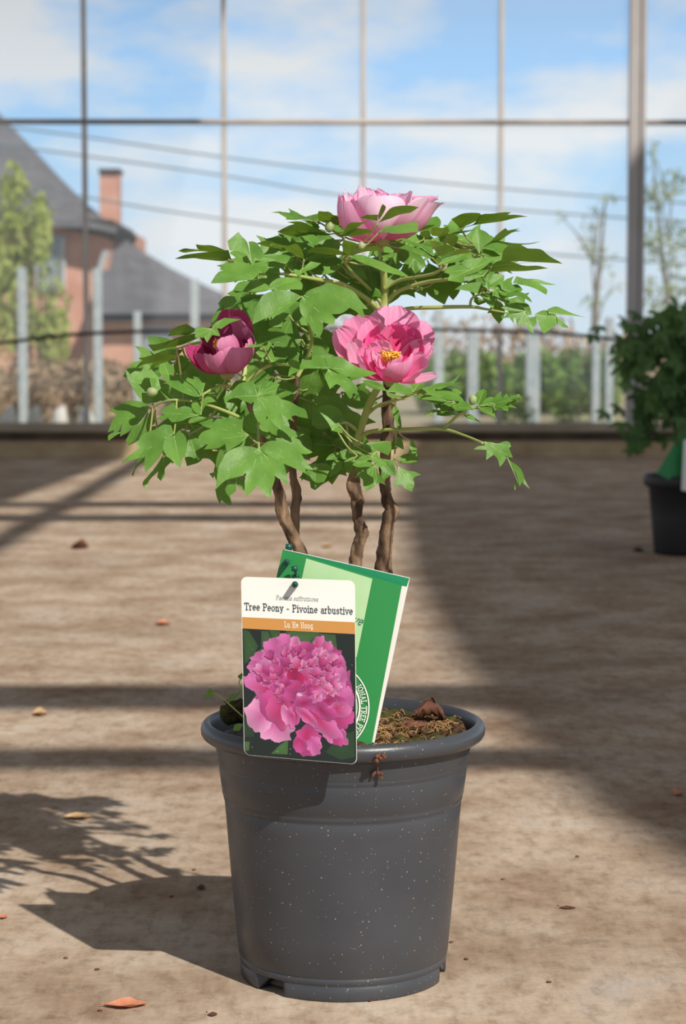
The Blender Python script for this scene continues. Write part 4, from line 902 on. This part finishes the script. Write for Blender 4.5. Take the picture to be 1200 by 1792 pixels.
def text(name, s, Q, uc, vbase, width, height, off, m, parent, hw=.07, ital=0, track=.06, rot=0):
    """width of the line in card-u, capital height in card-v"""
    bm = bmesh.new(); tw = textwidth(s, track); x = -tw/2; ku = width/tw
    for c in s:
        for st in GL[c][1]:
            def place(p, x=x):
                X = (x+p.x+ital*p.y)*ku; Yv = -p.y*height
                return Q(uc+X, vbase+Yv+rot*X, off)
            ribbon(bm, st, hw, place)
        x += GL[c][0]+track
    return obj(name, bm, m, parent, smooth=False)

CQ = Quad(P(421.5, 1009, -.150), P(621, 1016, -.150), P(624.5, 1338, -.176), P(427, 1321, -.176))
card = thing('plant_label', 'white topped plant label with an orange band and a photo of a full pink peony', 'plant label', tuple(CQ(.5, 1)))
bm = bmesh.new(); qpoly(bm, CQ, rrect(0, 0, 1, 1, .055, .035), 0, th=.0007); bmesh.ops.recalc_face_normals(bm, faces=bm.faces)
obj('card', bm, M['white'], card, smooth=False)
bm = bmesh.new(); qpoly(bm, CQ, [(0.005, .228), (.995, .228), (.997, .292), (.006, .292)], .0003); obj('name_band', bm, M['orange'], card, smooth=False)
text('lettering', 'Tree Peony - Pivoine arbustive', CQ, .505, .186, .955, .038, .0005, M['ink'], card, .068, track=.10)
text('lettering', 'Paeonia suffruticosa', CQ, .49, .122, .37, .024, .0005, M['inklight'], card, .045, .18)
text('lettering', 'Lu He Hong', CQ, .502, .273, .255, .030, .0006, M['whiteink'], card, .056, track=.12)
# printed picture: dark foliage and a full double flower, coloured per vertex
bm = bmesh.new(); pc = []
def zq(x, y):                            # picture drawn in the measured crop, x 45..800, y 35..1260
    u = (x-(48+(y-40)*.012))/(752-(y-40)*.006); v = (y-(38+u*28))/(1180+u*34-0); return u, max(.2925, min(1, v))
def layer(pts, off, cin, cout, cen=None):
    uv = [zq(*p) for p in pts]; uv = [(max(.006, min(.994, u)), v) for u, v in uv]
    cx = cen or (sum(p[0] for p in pts)/len(pts), sum(p[1] for p in pts)/len(pts)); c = bm.verts.new(CQ(*zq(*cx), off)); pc.append(cin)
    vs = []
    for i, q in enumerate(uv): vs.append(bm.verts.new(CQ(*q, off))); pc.append(cout[i] if isinstance(cout, list) else cout)
    for i in range(len(vs)): bm.faces.new((c, vs[i], vs[(i+1) % len(vs)]))
bgp = rrect(.005, .2925, .995, .998, .05, .033, 'cd')
vs = [bm.verts.new(CQ(u, v, .0003)) for u, v in bgp]; bm.faces.new(vs); pc.extend([(.012, .022, .012)]*len(vs))
z_ = .00035
for pts, c in (([(60, 390), (100, 400), (160, 500), (130, 560), (70, 620)], (.03, .09, .02)), ([(230, 395), (300, 400), (330, 470), (260, 470)], (.03, .10, .02)), ([(340, 400), (560, 410), (520, 500), (400, 480)], (.05, .13, .03)),
               ([(480, 480), (560, 415), (670, 425), (680, 520), (640, 560), (540, 520)], (.04, .11, .03)), ([(180, 400), (225, 400), (260, 480), (180, 510)], (.04, .10, .03)),
               ([(240, 1210), (300, 1150), (355, 1110), (350, 1215)], (.05, .15, .03)), ([(62, 1130), (100, 1130), (95, 1190), (70, 1190)], (.06, .14, .03)), ([(600, 1200), (680, 1100), (790, 1060), (795, 1230), (700, 1250)], (.02, .06, .015)), ([(120, 560), (190, 510), (180, 560)], (.06, .13, .04)), ([(65, 1100), (70, 900), (100, 900), (130, 1100)], (.02, .05, .015))):
    layer(pts, z_, tuple(k*1.3 for k in c), c); z_ += .00001
def pet(cx, cy, rx, ry, rot, cin, cout, jag=.10, n=30, seed=0, dx=0, dy=0):
    global z_
    pts = []; co = []
    for k in range(n):
        a = 2*math.pi*k/n; r_ = 1+jag*noise.noise(Vector((math.cos(a)*2.5+seed, math.sin(a)*2.5, seed*.7)))*2+jag*.8*noise.noise(Vector((a*7, seed*2.2, 0)))
        x, y = rx*r_*math.cos(a), ry*r_*math.sin(a); c, s = math.cos(R(rot)), math.sin(R(rot)); pts.append((max(56, min(792, cx+x*c-y*s)), cy+x*s+y*c))
        f = .82+.22*math.sin(a*2+seed); co.append(tuple(min(1, q*f) for q in cout))
    layer(pts, z_, cin, co, (cx+dx, cy+dy)); z_ += .000012
Lp, Mp_, Dp, Sp = (.66, .22, .46), (.56, .10, .32), (.48, .02, .12), (.30, .01, .08)
for i, a in enumerate((
    (600, 560, 110, 70, 0, Dp, Mp_), (330, 560, 170, 90, -8, Mp_, Lp), (620, 640, 120, 110, 0, Dp, Mp_), (200, 640, 105, 90, -20, Mp_, Lp), (690, 820, 100, 190, 0, Dp, Mp_), (430, 780, 300, 220, 0, Sp, Mp_),
    (480, 1120, 95, 105, 10, Dp, Mp_), (525, 1160, 48, 62, -10, Mp_, Lp), (430, 1150, 45, 55, 0, Dp, Mp_), (650, 1070, 115, 62, 38, Dp, Lp), (690, 1110, 45, 50, 0, Dp, Mp_), (700, 970, 95, 80, 10, Dp, Mp_), (560, 990, 190, 62, 38, Dp, Lp),
    (250, 1030, 150, 95, 20, Mp_, (.78, .42, .60)), (160, 960, 85, 120, -18, Mp_, (.80, .46, .62)), (120, 740, 70, 50, 30, Dp, Lp), (190, 770, 130, 70, 32, Dp, Lp), (230, 720, 110, 60, 30, Mp_, Lp),
    (330, 470, 60, 50, -20, Mp_, Lp), (250, 500, 60, 50, -30, Mp_, Lp), (400, 490, 36, 60, 10, Dp, (.75, .35, .58)), (180, 590, 70, 55, 0, Mp_, Lp), (560, 480, 40, 50, 20, Dp, Lp), (610, 510, 40, 50, 60, Dp, Lp), (480, 520, 60, 55, 0, Sp, Mp_),
    (280, 580, 100, 60, -10, Mp_, Lp), (150, 640, 60, 50, 0, Mp_, Lp), (230, 630, 70, 45, 10, Mp_, (.75, .35, .58)), (330, 640, 70, 50, 0, Dp, Lp), (420, 610, 50, 80, 20, Dp, (.72, .3, .52)), (520, 600, 80, 60, 0, Sp, Mp_), (640, 600, 60, 60, 0, Dp, Lp), (690, 620, 45, 70, -15, Dp, Lp), (700, 700, 50, 60, 0, Mp_, Lp),
    (560, 560, 50, 50, 30, Dp, Lp), (520, 650, 50, 42, -35, Mp_, (.74, .32, .56)), (600, 700, 70, 60, 0, Dp, Mp_), (480, 700, 50, 70, 30, Dp, Lp), (660, 770, 80, 60, 0, Dp, Lp), (700, 740, 40, 40, 0, Mp_, Lp), (400, 720, 60, 70, 0, Sp, Dp), (300, 700, 60, 40, 20, Dp, Lp),
    (740, 850, 50, 80, 0, Mp_, Lp), (540, 760, 70, 55, -10, Dp, Lp), (640, 860, 90, 50, 10, Sp, Mp_), (700, 920, 80, 50, 10, Dp, Lp), (590, 930, 90, 50, 25, Sp, Mp_),
    (280, 900, 95, 140, -35, (.62, .03, .16), Mp_), (300, 930, 95, 110, -30, Dp, (.60, .12, .3)), (390, 790, 70, 60, 40, Dp, Mp_), (420, 830, 100, 45, 15, Sp, Mp_), (500, 840, 90, 45, -5, Mp_, Lp), (560, 830, 50, 35, -20, Mp_, Lp), (460, 880, 60, 50, 20, Sp, Mp_),
    (400, 950, 36, 90, 15, Sp, Mp_), (340, 960, 30, 75, -15, Mp_, (.80, .4, .58)), (375, 970, 26, 70, -10, Dp, Lp), (480, 970, 90, 36, 42, Dp, Lp), (430, 820, 20, 14, 0, (.8, .6, .7), (.7, .5, .62)), (690, 768, 24, 10, 5, (.85, .7, .78), (.8, .62, .72)))):
    pet(*a, jag=.16, seed=i*1.3, dx=(430-a[0])*.12, dy=(860-a[1])*.12)
rnd = random.Random(21)
for k in range(64):
    a = rnd.uniform(0, 6.28); q_ = rnd.uniform(.15, 1)**.5; x, y = 430+290*q_*math.cos(a), 690+190*q_*math.sin(a)
    if 330 < x < 470 and y > 760: continue
    dk = rnd.random() < .4
    pet(x, y, rnd.uniform(22, 46), rnd.uniform(16, 34), rnd.uniform(0, 180), Sp if dk else Dp, Mp_ if dk else (Lp if rnd.random() < .6 else (.80, .40, .62)), jag=.30, n=26, seed=50+k, dx=(430-x)*.10, dy=(900-y)*.10)
rnd = random.Random(4)
for k in range(46):
    x, y = rnd.uniform(80, 780), rnd.uniform(480, 1220); r_ = rnd.uniform(1.5, 4); layer([(x-r_, y), (x, y-r_), (x+r_, y), (x, y+r_)], z_, (.75, .62, .55), (.7, .55, .5))
pco = obj('picture', bm, M['print'], card, smooth=False)
at = pco.data.color_attributes.new('Col', 'FLOAT_COLOR', 'POINT')
for i, c in enumerate(pc): at.data[i].color = (c[0]*.78, c[1]*.62, c[2]*.74, 1)

# green booklet behind
BQ = Quad(P(495, 961, -.118), P(703, 1025, -.122), P(650, 1303, -.134), P(430, 1240, -.134))
BK = Quad(P(498, 961, -.113), P(717, 1011, -.112), P(655, 1300, -.131), P(440, 1240, -.131))
bk = thing('care_booklet', 'folded green and white care booklet standing in the pot behind the white plant label', 'booklet', tuple(BQ(.8, 1)))
bm = bmesh.new(); qpoly(bm, BK, [(0, 0), (1, 0), (1, 1), (0, 1)], 0, th=.0008); bmesh.ops.recalc_face_normals(bm, faces=bm.faces); obj('back_cover', bm, M['white'], bk, smooth=False)
bm = bmesh.new(); qpoly(bm, BK, [(0, 0.004), (.997, .004), (.990, .055), (0, .075)], .0003); obj('top_band', bm, M['green2'], bk, smooth=False)
bm = bmesh.new(); K = 14; pr = None
for i in range(K+1):        # the front cover bows slightly away from the pages
    u = i/K; bow = .006*math.sin(math.pi*u)
    cur = [bm.verts.new(BQ(u, j/8, .0006+bow*(1-j/8)*.6)) for j in range(9)]
    if pr:
        for j in range(8): bm.faces.new((pr[j], pr[j+1], cur[j+1], cur[j]))
    pr = cur
obj('front_cover', bm, M['green'], bk)
def bow(u, v, off): return BQ(u, v, .0006+.006*math.sin(math.pi*u)*(1-v)*.6+off)
class BQb:
    n = BQ.n
    def __call__(s, u, v, off=0): return bow(u, v, off)
BB = BQb()
bm = bmesh.new(); pr = None
for i in range(13):
    u = .20+(.755-.20)*i/12; cur = [bm.verts.new(bow(u+.0*(j/6), .012+(.505-.012)*j/6, .0004)) for j in range(7)]
    if pr:
        for j in range(6): bm.faces.new((pr[j], pr[j+1], cur[j+1], cur[j]))
    pr = cur
obj('front_panel', bm, M['pale'], bk)
def uvof(Q, px, py, Yg=-.126):
    # nearest card coordinate of an image point, by a small search
    best = None; r_ = ray(px, py)
    u, v = .5, .5
    for _ in range(14):
        p = Q(u, v); d = p-CAM; t_ = d.dot(r_)/r_.dot(r_); e0 = d-r_*t_
        pu = (Q(u+.01, v)-p)*100; pv = (Q(u, v+.01)-p)*100
        pu = pu-r_*(pu.dot(r_)/r_.dot(r_)); pv = pv-r_*(pv.dot(r_)/r_.dot(r_))
        a, b, c = pu.dot(pu), pu.dot(pv), pv.dot(pv); e1, e2 = -pu.dot(e0), -pv.dot(e0); D_ = a*c-b*b
        u += (e1*c-e2*b)/D_; v += (a*e2-b*e1)/D_
    return u, v
# round seal
sc0 = uvof(BB, 564, 1237); SO = BB(*sc0, .0005); su = (BQ.c[1]-BQ.c[0]).normalized(); sv = su.cross(BQ.n).normalized()
if sv.z > 0: sv = -sv
pxm = 2.08/FPX
def seal(r_, a, off=.0006): return SO+su*(r_*pxm*math.cos(a))+sv*(r_*pxm*math.sin(a))+BQ.n*off
bm = bmesh.new()
for r0, r1 in ((80.5, 82.5), (64, 67), (60.5, 61.5)):
    pr = None
    for k in range(61):
        a = R(-62+124*k/60); cur = [bm.verts.new(seal(r0, a)), bm.verts.new(seal(r1, a))]
        if pr: bm.faces.new((pr[0], pr[1], cur[1], cur[0]))
        pr = cur
obj('seal_ring', bm, M['whiteink'], bk, smooth=False)
bm = bmesh.new(); s_ = 'IONAL TREE PEO'; kk = 10.5; tw = textwidth(s_, .12)*kk/69.5; a0 = R(-48)
x = 0
for c in s_:
    for st in GL[c][1]:
        def place(p, x=x): return seal(69+p.y*9.0, a0+(x+p.x)*kk/69.5*.80)
        ribbon(bm, st, .065, place)
    x += GL[c][0]+.12
obj('seal_lettering', bm, M['whiteink'], bk, smooth=False)
u_, v_ = uvof(BB, 622, 1092)
text('lettering', 'ive', BB, u_, v_+.0, .105, .055, .0008, M['darkgreenink'], bk, .055, .35, rot=.0)

# stake with pegs
stk = thing('label_stake', 'dark green plastic stake with pegs holding the two plant labels', 'label stake', tuple(P(510, 1280, -.105)))
bm = bmesh.new(); tube(bm, [P(507, 1285, -.108), P(506, 1100, -.106), P(505, 960, -.105)], [.0028, .0028, .0030], 8, sub=3)
tube(bm, [P(505, 962, -.105), P(505, 952, -.105)], [.0036, .0030], 10); obj('post', bm, M['peg'], stk)
for (x, y, Y0, Y1, hl) in ((501, 984, -.106, -.134, 1), (516, 1023, -.106, -.166, 1)):
    bm = bmesh.new(); tube(bm, [P(x, y, Y0), P(x, y, Y1)], .0016, 8); tube(bm, [P(x, y, Y1+.012), P(x, y, Y1)], [.0034, .0029], 12); obj('peg', bm, M['peg'], stk)
bm = bmesh.new(); tube(bm, [P(517, 1007, -.133), P(517, 996, -.134)], [.0014, .0014], 8); tube(bm, [P(516, 999, -.134), P(515, 991, -.134)], [.0032, .0032], 10)
tube(bm, [P(510, 1008, -.132), P(524, 1008, -.132)], .0014, 6); tube(bm, [P(517, 1005, -.134), P(517, 1005, -.105)], .0012, 6); obj('clip', bm, M['peg'], stk)

# ================================================================ dirt, dead leaf and seedling in the pot
bm = bmesh.new(); c = P(752, 1240, .035); c.z = soilz(c.x, c.y)+.004
NU = 14; g = []
for i in range(NU+1):
    row = []
    for j in range(NU+1):
        u, v = i/NU*2-1, j/NU*2-1; wd = (1-u*u)**.5 if abs(u) < 1 else 0
        ang_ = v*2.4*wd; p = Vector((u*.017, math.sin(ang_)*.010, (1-math.cos(ang_))*.009+.006*(1-u*u)))
        p += Vector((0, 0, 1))*.006*noise.noise(Vector((u*3, v*3, 5))); row.append(bm.verts.new(c+p))
    g.append(row)
for i in range(NU):
    for j in range(NU): bm.faces.new((g[i][j], g[i][j+1], g[i+1][j+1], g[i+1][j]))
tag(obj('dead_leaf', bm, M['deadleaf']), 'crumpled dark brown dead leaf lying on the potting soil near the back rim', 'dead leaf')
bm = bmesh.new(); c2 = P(722, 1240, -.01); c2.z = soilz(c2.x, c2.y)+.004; blob(bm, c2, .011, 4, .6, 3, (1.5, 1, .5), 3); tag(obj('bark_chip', bm, M['deadleaf']), 'reddish brown bark chip on the potting soil beside the dead leaf', 'bark chip')
for (x, y, Y, r_, lb) in ((665, 1326, -.152, .0075, 'small brown soil clump stuck on the front of the pot rim'), (660, 1357, -.1345, .0055, 'small brown soil clump hanging just below the pot rim')):
    bm = bmesh.new(); q = P(x, y, Y); rnd = random.Random(x)
    for k in range(7): blob(bm, q+Vector((rnd.uniform(-1, 1)*r_*.8, rnd.uniform(-.2, .3)*r_, rnd.uniform(-.5, .5)*r_)), r_*.38, k+x, .6, 1)
    if y > 1340: tube(bm, [q, q+Vector((.0008, -.002, .012)), P(662, 1334, -.148)], .0006, 5, sub=3)
    tag(obj('soil_clump', bm, M['deadleaf']), lb, 'soil clump', 'soil clumps on the pot')
sd = thing('weed_seedling', 'thin green weed seedling leaning out over the left edge of the pot', 'seedling', tuple(P(425, 1262, -.08)))
def tinyleaf(parent, pts, Y, m=M['leaf']):
    bm = bmesh.new(); O = P(*pts[0], Y); n = Vector((-.3, -.7, .6)).normalized(); ex = Vector((1, -.4, 0)).normalized(); ex = (ex-n*ex.dot(n)).normalized(); ey = n.cross(ex); p2 = []
    for x, y in pts:
        r_ = ray(x, y); q = CAM+r_*((O-CAM).dot(n)/r_.dot(n))-O; p2.append(Vector((q.dot(ex), q.dot(ey))))
    leaflet(bm, p2, O, ex, ey, n, wave=.001); obj('leaf', bm, [m, M['leafvein']], parent)
bm = bmesh.new(); tube(bm, [P(x, y, -.08) for x, y in ((427, 1256), (405, 1236), (385, 1218), (372, 1212))], [.0008, .0008, .0007, .0005], 5, sub=4); obj('stalk', bm, M['shoot'], sd)
bm = bmesh.new(); tube(bm, [P(x, y, -.09) for x, y in ((426, 1240), (428, 1215), (418, 1195), (424, 1186))], [.0008, .0008, .0007, .0006], 5, sub=4); obj('stalk', bm, M['shoot'], sd)
tinyleaf(sd, [(374, 1213), (366, 1222), (357, 1222), (363, 1212), (369, 1205)], -.08); tinyleaf(sd, [(384, 1217), (378, 1219), (392, 1214)], -.08)
tinyleaf(sd, [(420, 1190), (428, 1180), (422, 1178), (416, 1184)], -.09); tinyleaf(sd, [(425, 1268), (420, 1280), (408, 1278), (410, 1268), (418, 1266)], -.10); tinyleaf(sd, [(424, 1206), (412, 1222), (398, 1226), (404, 1216), (416, 1212)], -.07)
bm = bmesh.new(); rnd = random.Random(12)
for k in range(90):
    a = P(412+rnd.gauss(0, 9), 1240+rnd.gauss(0, 7), -.0+rnd.uniform(-.03, .02)); tube(bm, [a, a+Vector((rnd.uniform(-1, 1), rnd.uniform(-1, 1), rnd.uniform(-.6, .6)))*.008], .0006, 4)
for k in range(5): blob(bm, P(404+k*6, 1246, -.01+.006*(k % 2)), .012, k, .5, 2)
o = obj('soil_mound', bm, M['moss'], peony)

# ================================================================ litter on the floor
def floor_leaf(px, py, lpx, wpx, m, lb, ang=0, curl=.4, name='fallen_leaf', seed=0):
    c = G(px, py); s = (c.y+2.25)/FPX; L_ = lpx*s; W_ = wpx*s/.28; bm = bmesh.new(); g = []
    for i in range(13):
        u = i/12*2-1; row = []
        for j in range(7):
            v = j/6*2-1; wd = (1-abs(u)**1.6)*(1+.3*noise.noise(Vector((u*3, seed, 0)))); x = u*L_/2; y = v*W_/2*wd
            z = .001+curl*W_*.35*(v*v)*wd+.10*L_*u*u*curl+.04*L_*noise.noise(Vector((u*2+seed, v*2, 1)))
            row.append(bm.verts.new((x, y, max(.0006, z))))
        g.append(row)
    for i in range(12):
        for j in range(6): bm.faces.new((g[i][j], g[i+1][j], g[i+1][j+1], g[i][j+1]))
    tube(bm, [(-L_/2, 0, .003), (-L_/2-L_*.12, 0, .004)], .0006, 4)
    bmesh.ops.rotate(bm, cent=(0, 0, 0), matrix=Matrix.Rotation(R(ang), 3, 'Z'), verts=bm.verts)
    o = obj(name, bm, m); o.location = (c.x, c.y, 0); tag(o, lb, 'fallen leaf', 'dry leaves on the floor'); return o
floor_leaf(220, 1762, 76, 13, M['dryleaf'], 'orange red curled dry leaf on the floor at the bottom left', 4, .5, seed=1)
floor_leaf(135, 1432, 54, 11, M['tanleaf'], 'tan dry leaf lying in the shadow of the plant on the floor', 2, .4, seed=2)
floor_leaf(70, 1251, 28, 14, M['tanleaf'], 'small pale yellow dry leaf on the floor at the left, in the frame shadow', 10, .5, seed=3)
floor_leaf(140, 960, 32, 16, M['deadleaf'], 'dark reddish brown dry leaf on the floor farthest left, beyond the pot', 0, .7, seed=4)
floor_leaf(285, 1094, 26, 10, M['dryleaf'], 'small brown dry leaf on the floor, left of the white plant label', 0, .6, seed=5)
floor_leaf(572, 957, 22, 14, M['tanleaf'], 'pale yellow dry leaf on the floor seen between the peony stems', 0, .3, seed=6)
floor_leaf(1187, 1392, 16, 10, M['dryleaf'], 'tiny dry leaf on the floor at the right edge', 20, .6, seed=7)
floor_leaf(993, 1590, 30, 5, M['deadleaf'], 'thin brown twig like leaf on the floor right of the pot', -4, .2, seed=8)
floor_leaf(6, 1607, 14, 8, M['dryleaf'], 'tiny orange leaf scrap on the floor at the left edge', 5, .4, seed=9)
floor_leaf(372, 1777, 18, 6, M['deadleaf'], 'small dark leaf scrap on the floor below the pot shadow', 0, .2, seed=10)
floor_leaf(352, 1556, 16, 8, M['deadleaf'], 'dark crumb of leaf in the pot shadow beside the pot', 0, .4, seed=11)
floor_leaf(1117, 965, 20, 9, M['deadleaf'], 'dark leaf scrap on the floor at the left foot of the black pot', 0, .6, seed=12)
floor_leaf(648, 1752, 12, 5, M['dryleaf'], 'tiny orange scrap on the floor touching the front of the pot', 0, .3, seed=13)
for k, (x, y) in enumerate(((790, 1650), (816, 1680), (340, 1523), (175, 1770), (170, 1698), (115, 1678), (300, 1570), (1010, 1500), (960, 1720), (880, 1540))):
    c = G(x, y); bm = bmesh.new(); blob(bm, (c.x, c.y, .0012), .0022, k, .5, 1, (1.4, 1, .6))
    tag(obj('dirt_crumb', bm, M['deadleaf']), 'tiny dark crumb of dirt on the floor around the pot', 'crumb', 'dirt crumbs on the floor')

# ================================================================ second potted plant, in the shade at the right
p2 = G(1203, 968); PX, PY = p2.x, p2.y
p2o = thing('potted_shrub', 'dark leafy peony in a black pot standing in the shade at the right edge', 'potted plant', (PX, PY, 0))
bm = bmesh.new(); rings = lathe(bm, [(0, .005), (.100, .005), (.104, 0), (.108, .01), (.118, .12), (.126, .21), (.138, .215), (.143, .225), (.143, .245), (.138, .252), (.131, .250), (.126, .235), (.0, .225)], 64, (PX, PY, 0)); bmesh.ops.recalc_face_normals(bm, faces=bm.faces)
obj('pot', bm, M['blackpot'], p2o)
bm = bmesh.new(); blob(bm, (PX, PY, .228), .122, 5, .05, 3, (1, 1, .12)); obj('soil', bm, M['soil'], p2o)
for (dx, tx, ty) in ((-.02, 1180, 660), (.03, 1220, 620), (.0, 1150, 700)):
    bm = bmesh.new(); T = P(tx, ty, PY); tube(bm, [(PX+dx, PY, .23), (PX+dx*1.5, PY, .35), T], [.011, .009, .006], 8, wob=.3, sub=4); obj('stem', bm, M['bark'], p2o)
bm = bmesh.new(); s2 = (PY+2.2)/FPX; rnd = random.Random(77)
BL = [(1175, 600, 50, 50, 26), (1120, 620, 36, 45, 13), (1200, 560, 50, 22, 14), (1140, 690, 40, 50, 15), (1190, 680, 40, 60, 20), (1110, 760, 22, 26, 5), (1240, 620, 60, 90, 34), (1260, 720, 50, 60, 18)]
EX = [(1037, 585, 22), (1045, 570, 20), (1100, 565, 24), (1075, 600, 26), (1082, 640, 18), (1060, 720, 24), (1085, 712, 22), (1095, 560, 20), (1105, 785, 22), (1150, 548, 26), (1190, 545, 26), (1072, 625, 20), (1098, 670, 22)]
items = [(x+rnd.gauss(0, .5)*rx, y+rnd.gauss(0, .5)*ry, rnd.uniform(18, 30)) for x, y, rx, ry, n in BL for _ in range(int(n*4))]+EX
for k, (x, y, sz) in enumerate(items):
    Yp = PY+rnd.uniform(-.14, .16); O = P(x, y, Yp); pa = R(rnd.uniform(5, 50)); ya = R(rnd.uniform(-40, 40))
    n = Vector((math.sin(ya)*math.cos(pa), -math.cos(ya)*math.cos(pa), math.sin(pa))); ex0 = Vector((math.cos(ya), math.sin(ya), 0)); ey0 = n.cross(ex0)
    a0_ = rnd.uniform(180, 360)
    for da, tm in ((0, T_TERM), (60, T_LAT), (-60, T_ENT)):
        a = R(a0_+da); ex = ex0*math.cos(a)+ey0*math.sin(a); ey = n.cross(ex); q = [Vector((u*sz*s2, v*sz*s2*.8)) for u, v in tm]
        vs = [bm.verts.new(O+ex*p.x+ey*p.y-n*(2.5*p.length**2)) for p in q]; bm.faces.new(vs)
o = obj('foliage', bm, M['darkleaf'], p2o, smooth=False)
bk2 = thing('green_booklet', 'green care booklet leaning in the black pot at the right edge', 'booklet', tuple(P(1180, 840, PY-.1)))
Q2 = Quad(P(1205, 735, PY-.08), P(1240, 770, PY-.08), P(1215, 862, PY-.12), P(1148, 828, PY-.12))
bm = bmesh.new(); qpoly(bm, Q2, [(0, 0), (1, 0), (1, 1), (0, 1)], 0, th=.001); bmesh.ops.recalc_face_normals(bm, faces=bm.faces); obj('front_cover', bm, M['green'], bk2, smooth=False)
Q3 = Quad(P(1196, 770, PY-.14), P(1260, 770, PY-.14), P(1260, 870, PY-.155), P(1192, 858, PY-.155))
bm = bmesh.new(); qpoly(bm, Q3, [(0, 0), (1, 0), (1, 1), (0, 1)], 0, th=.001); bmesh.ops.recalc_face_normals(bm, faces=bm.faces)
tag(obj('plant_label', bm, M['white'], smooth=False), 'white plant label cut off by the right edge, standing in the black pot', 'plant label')
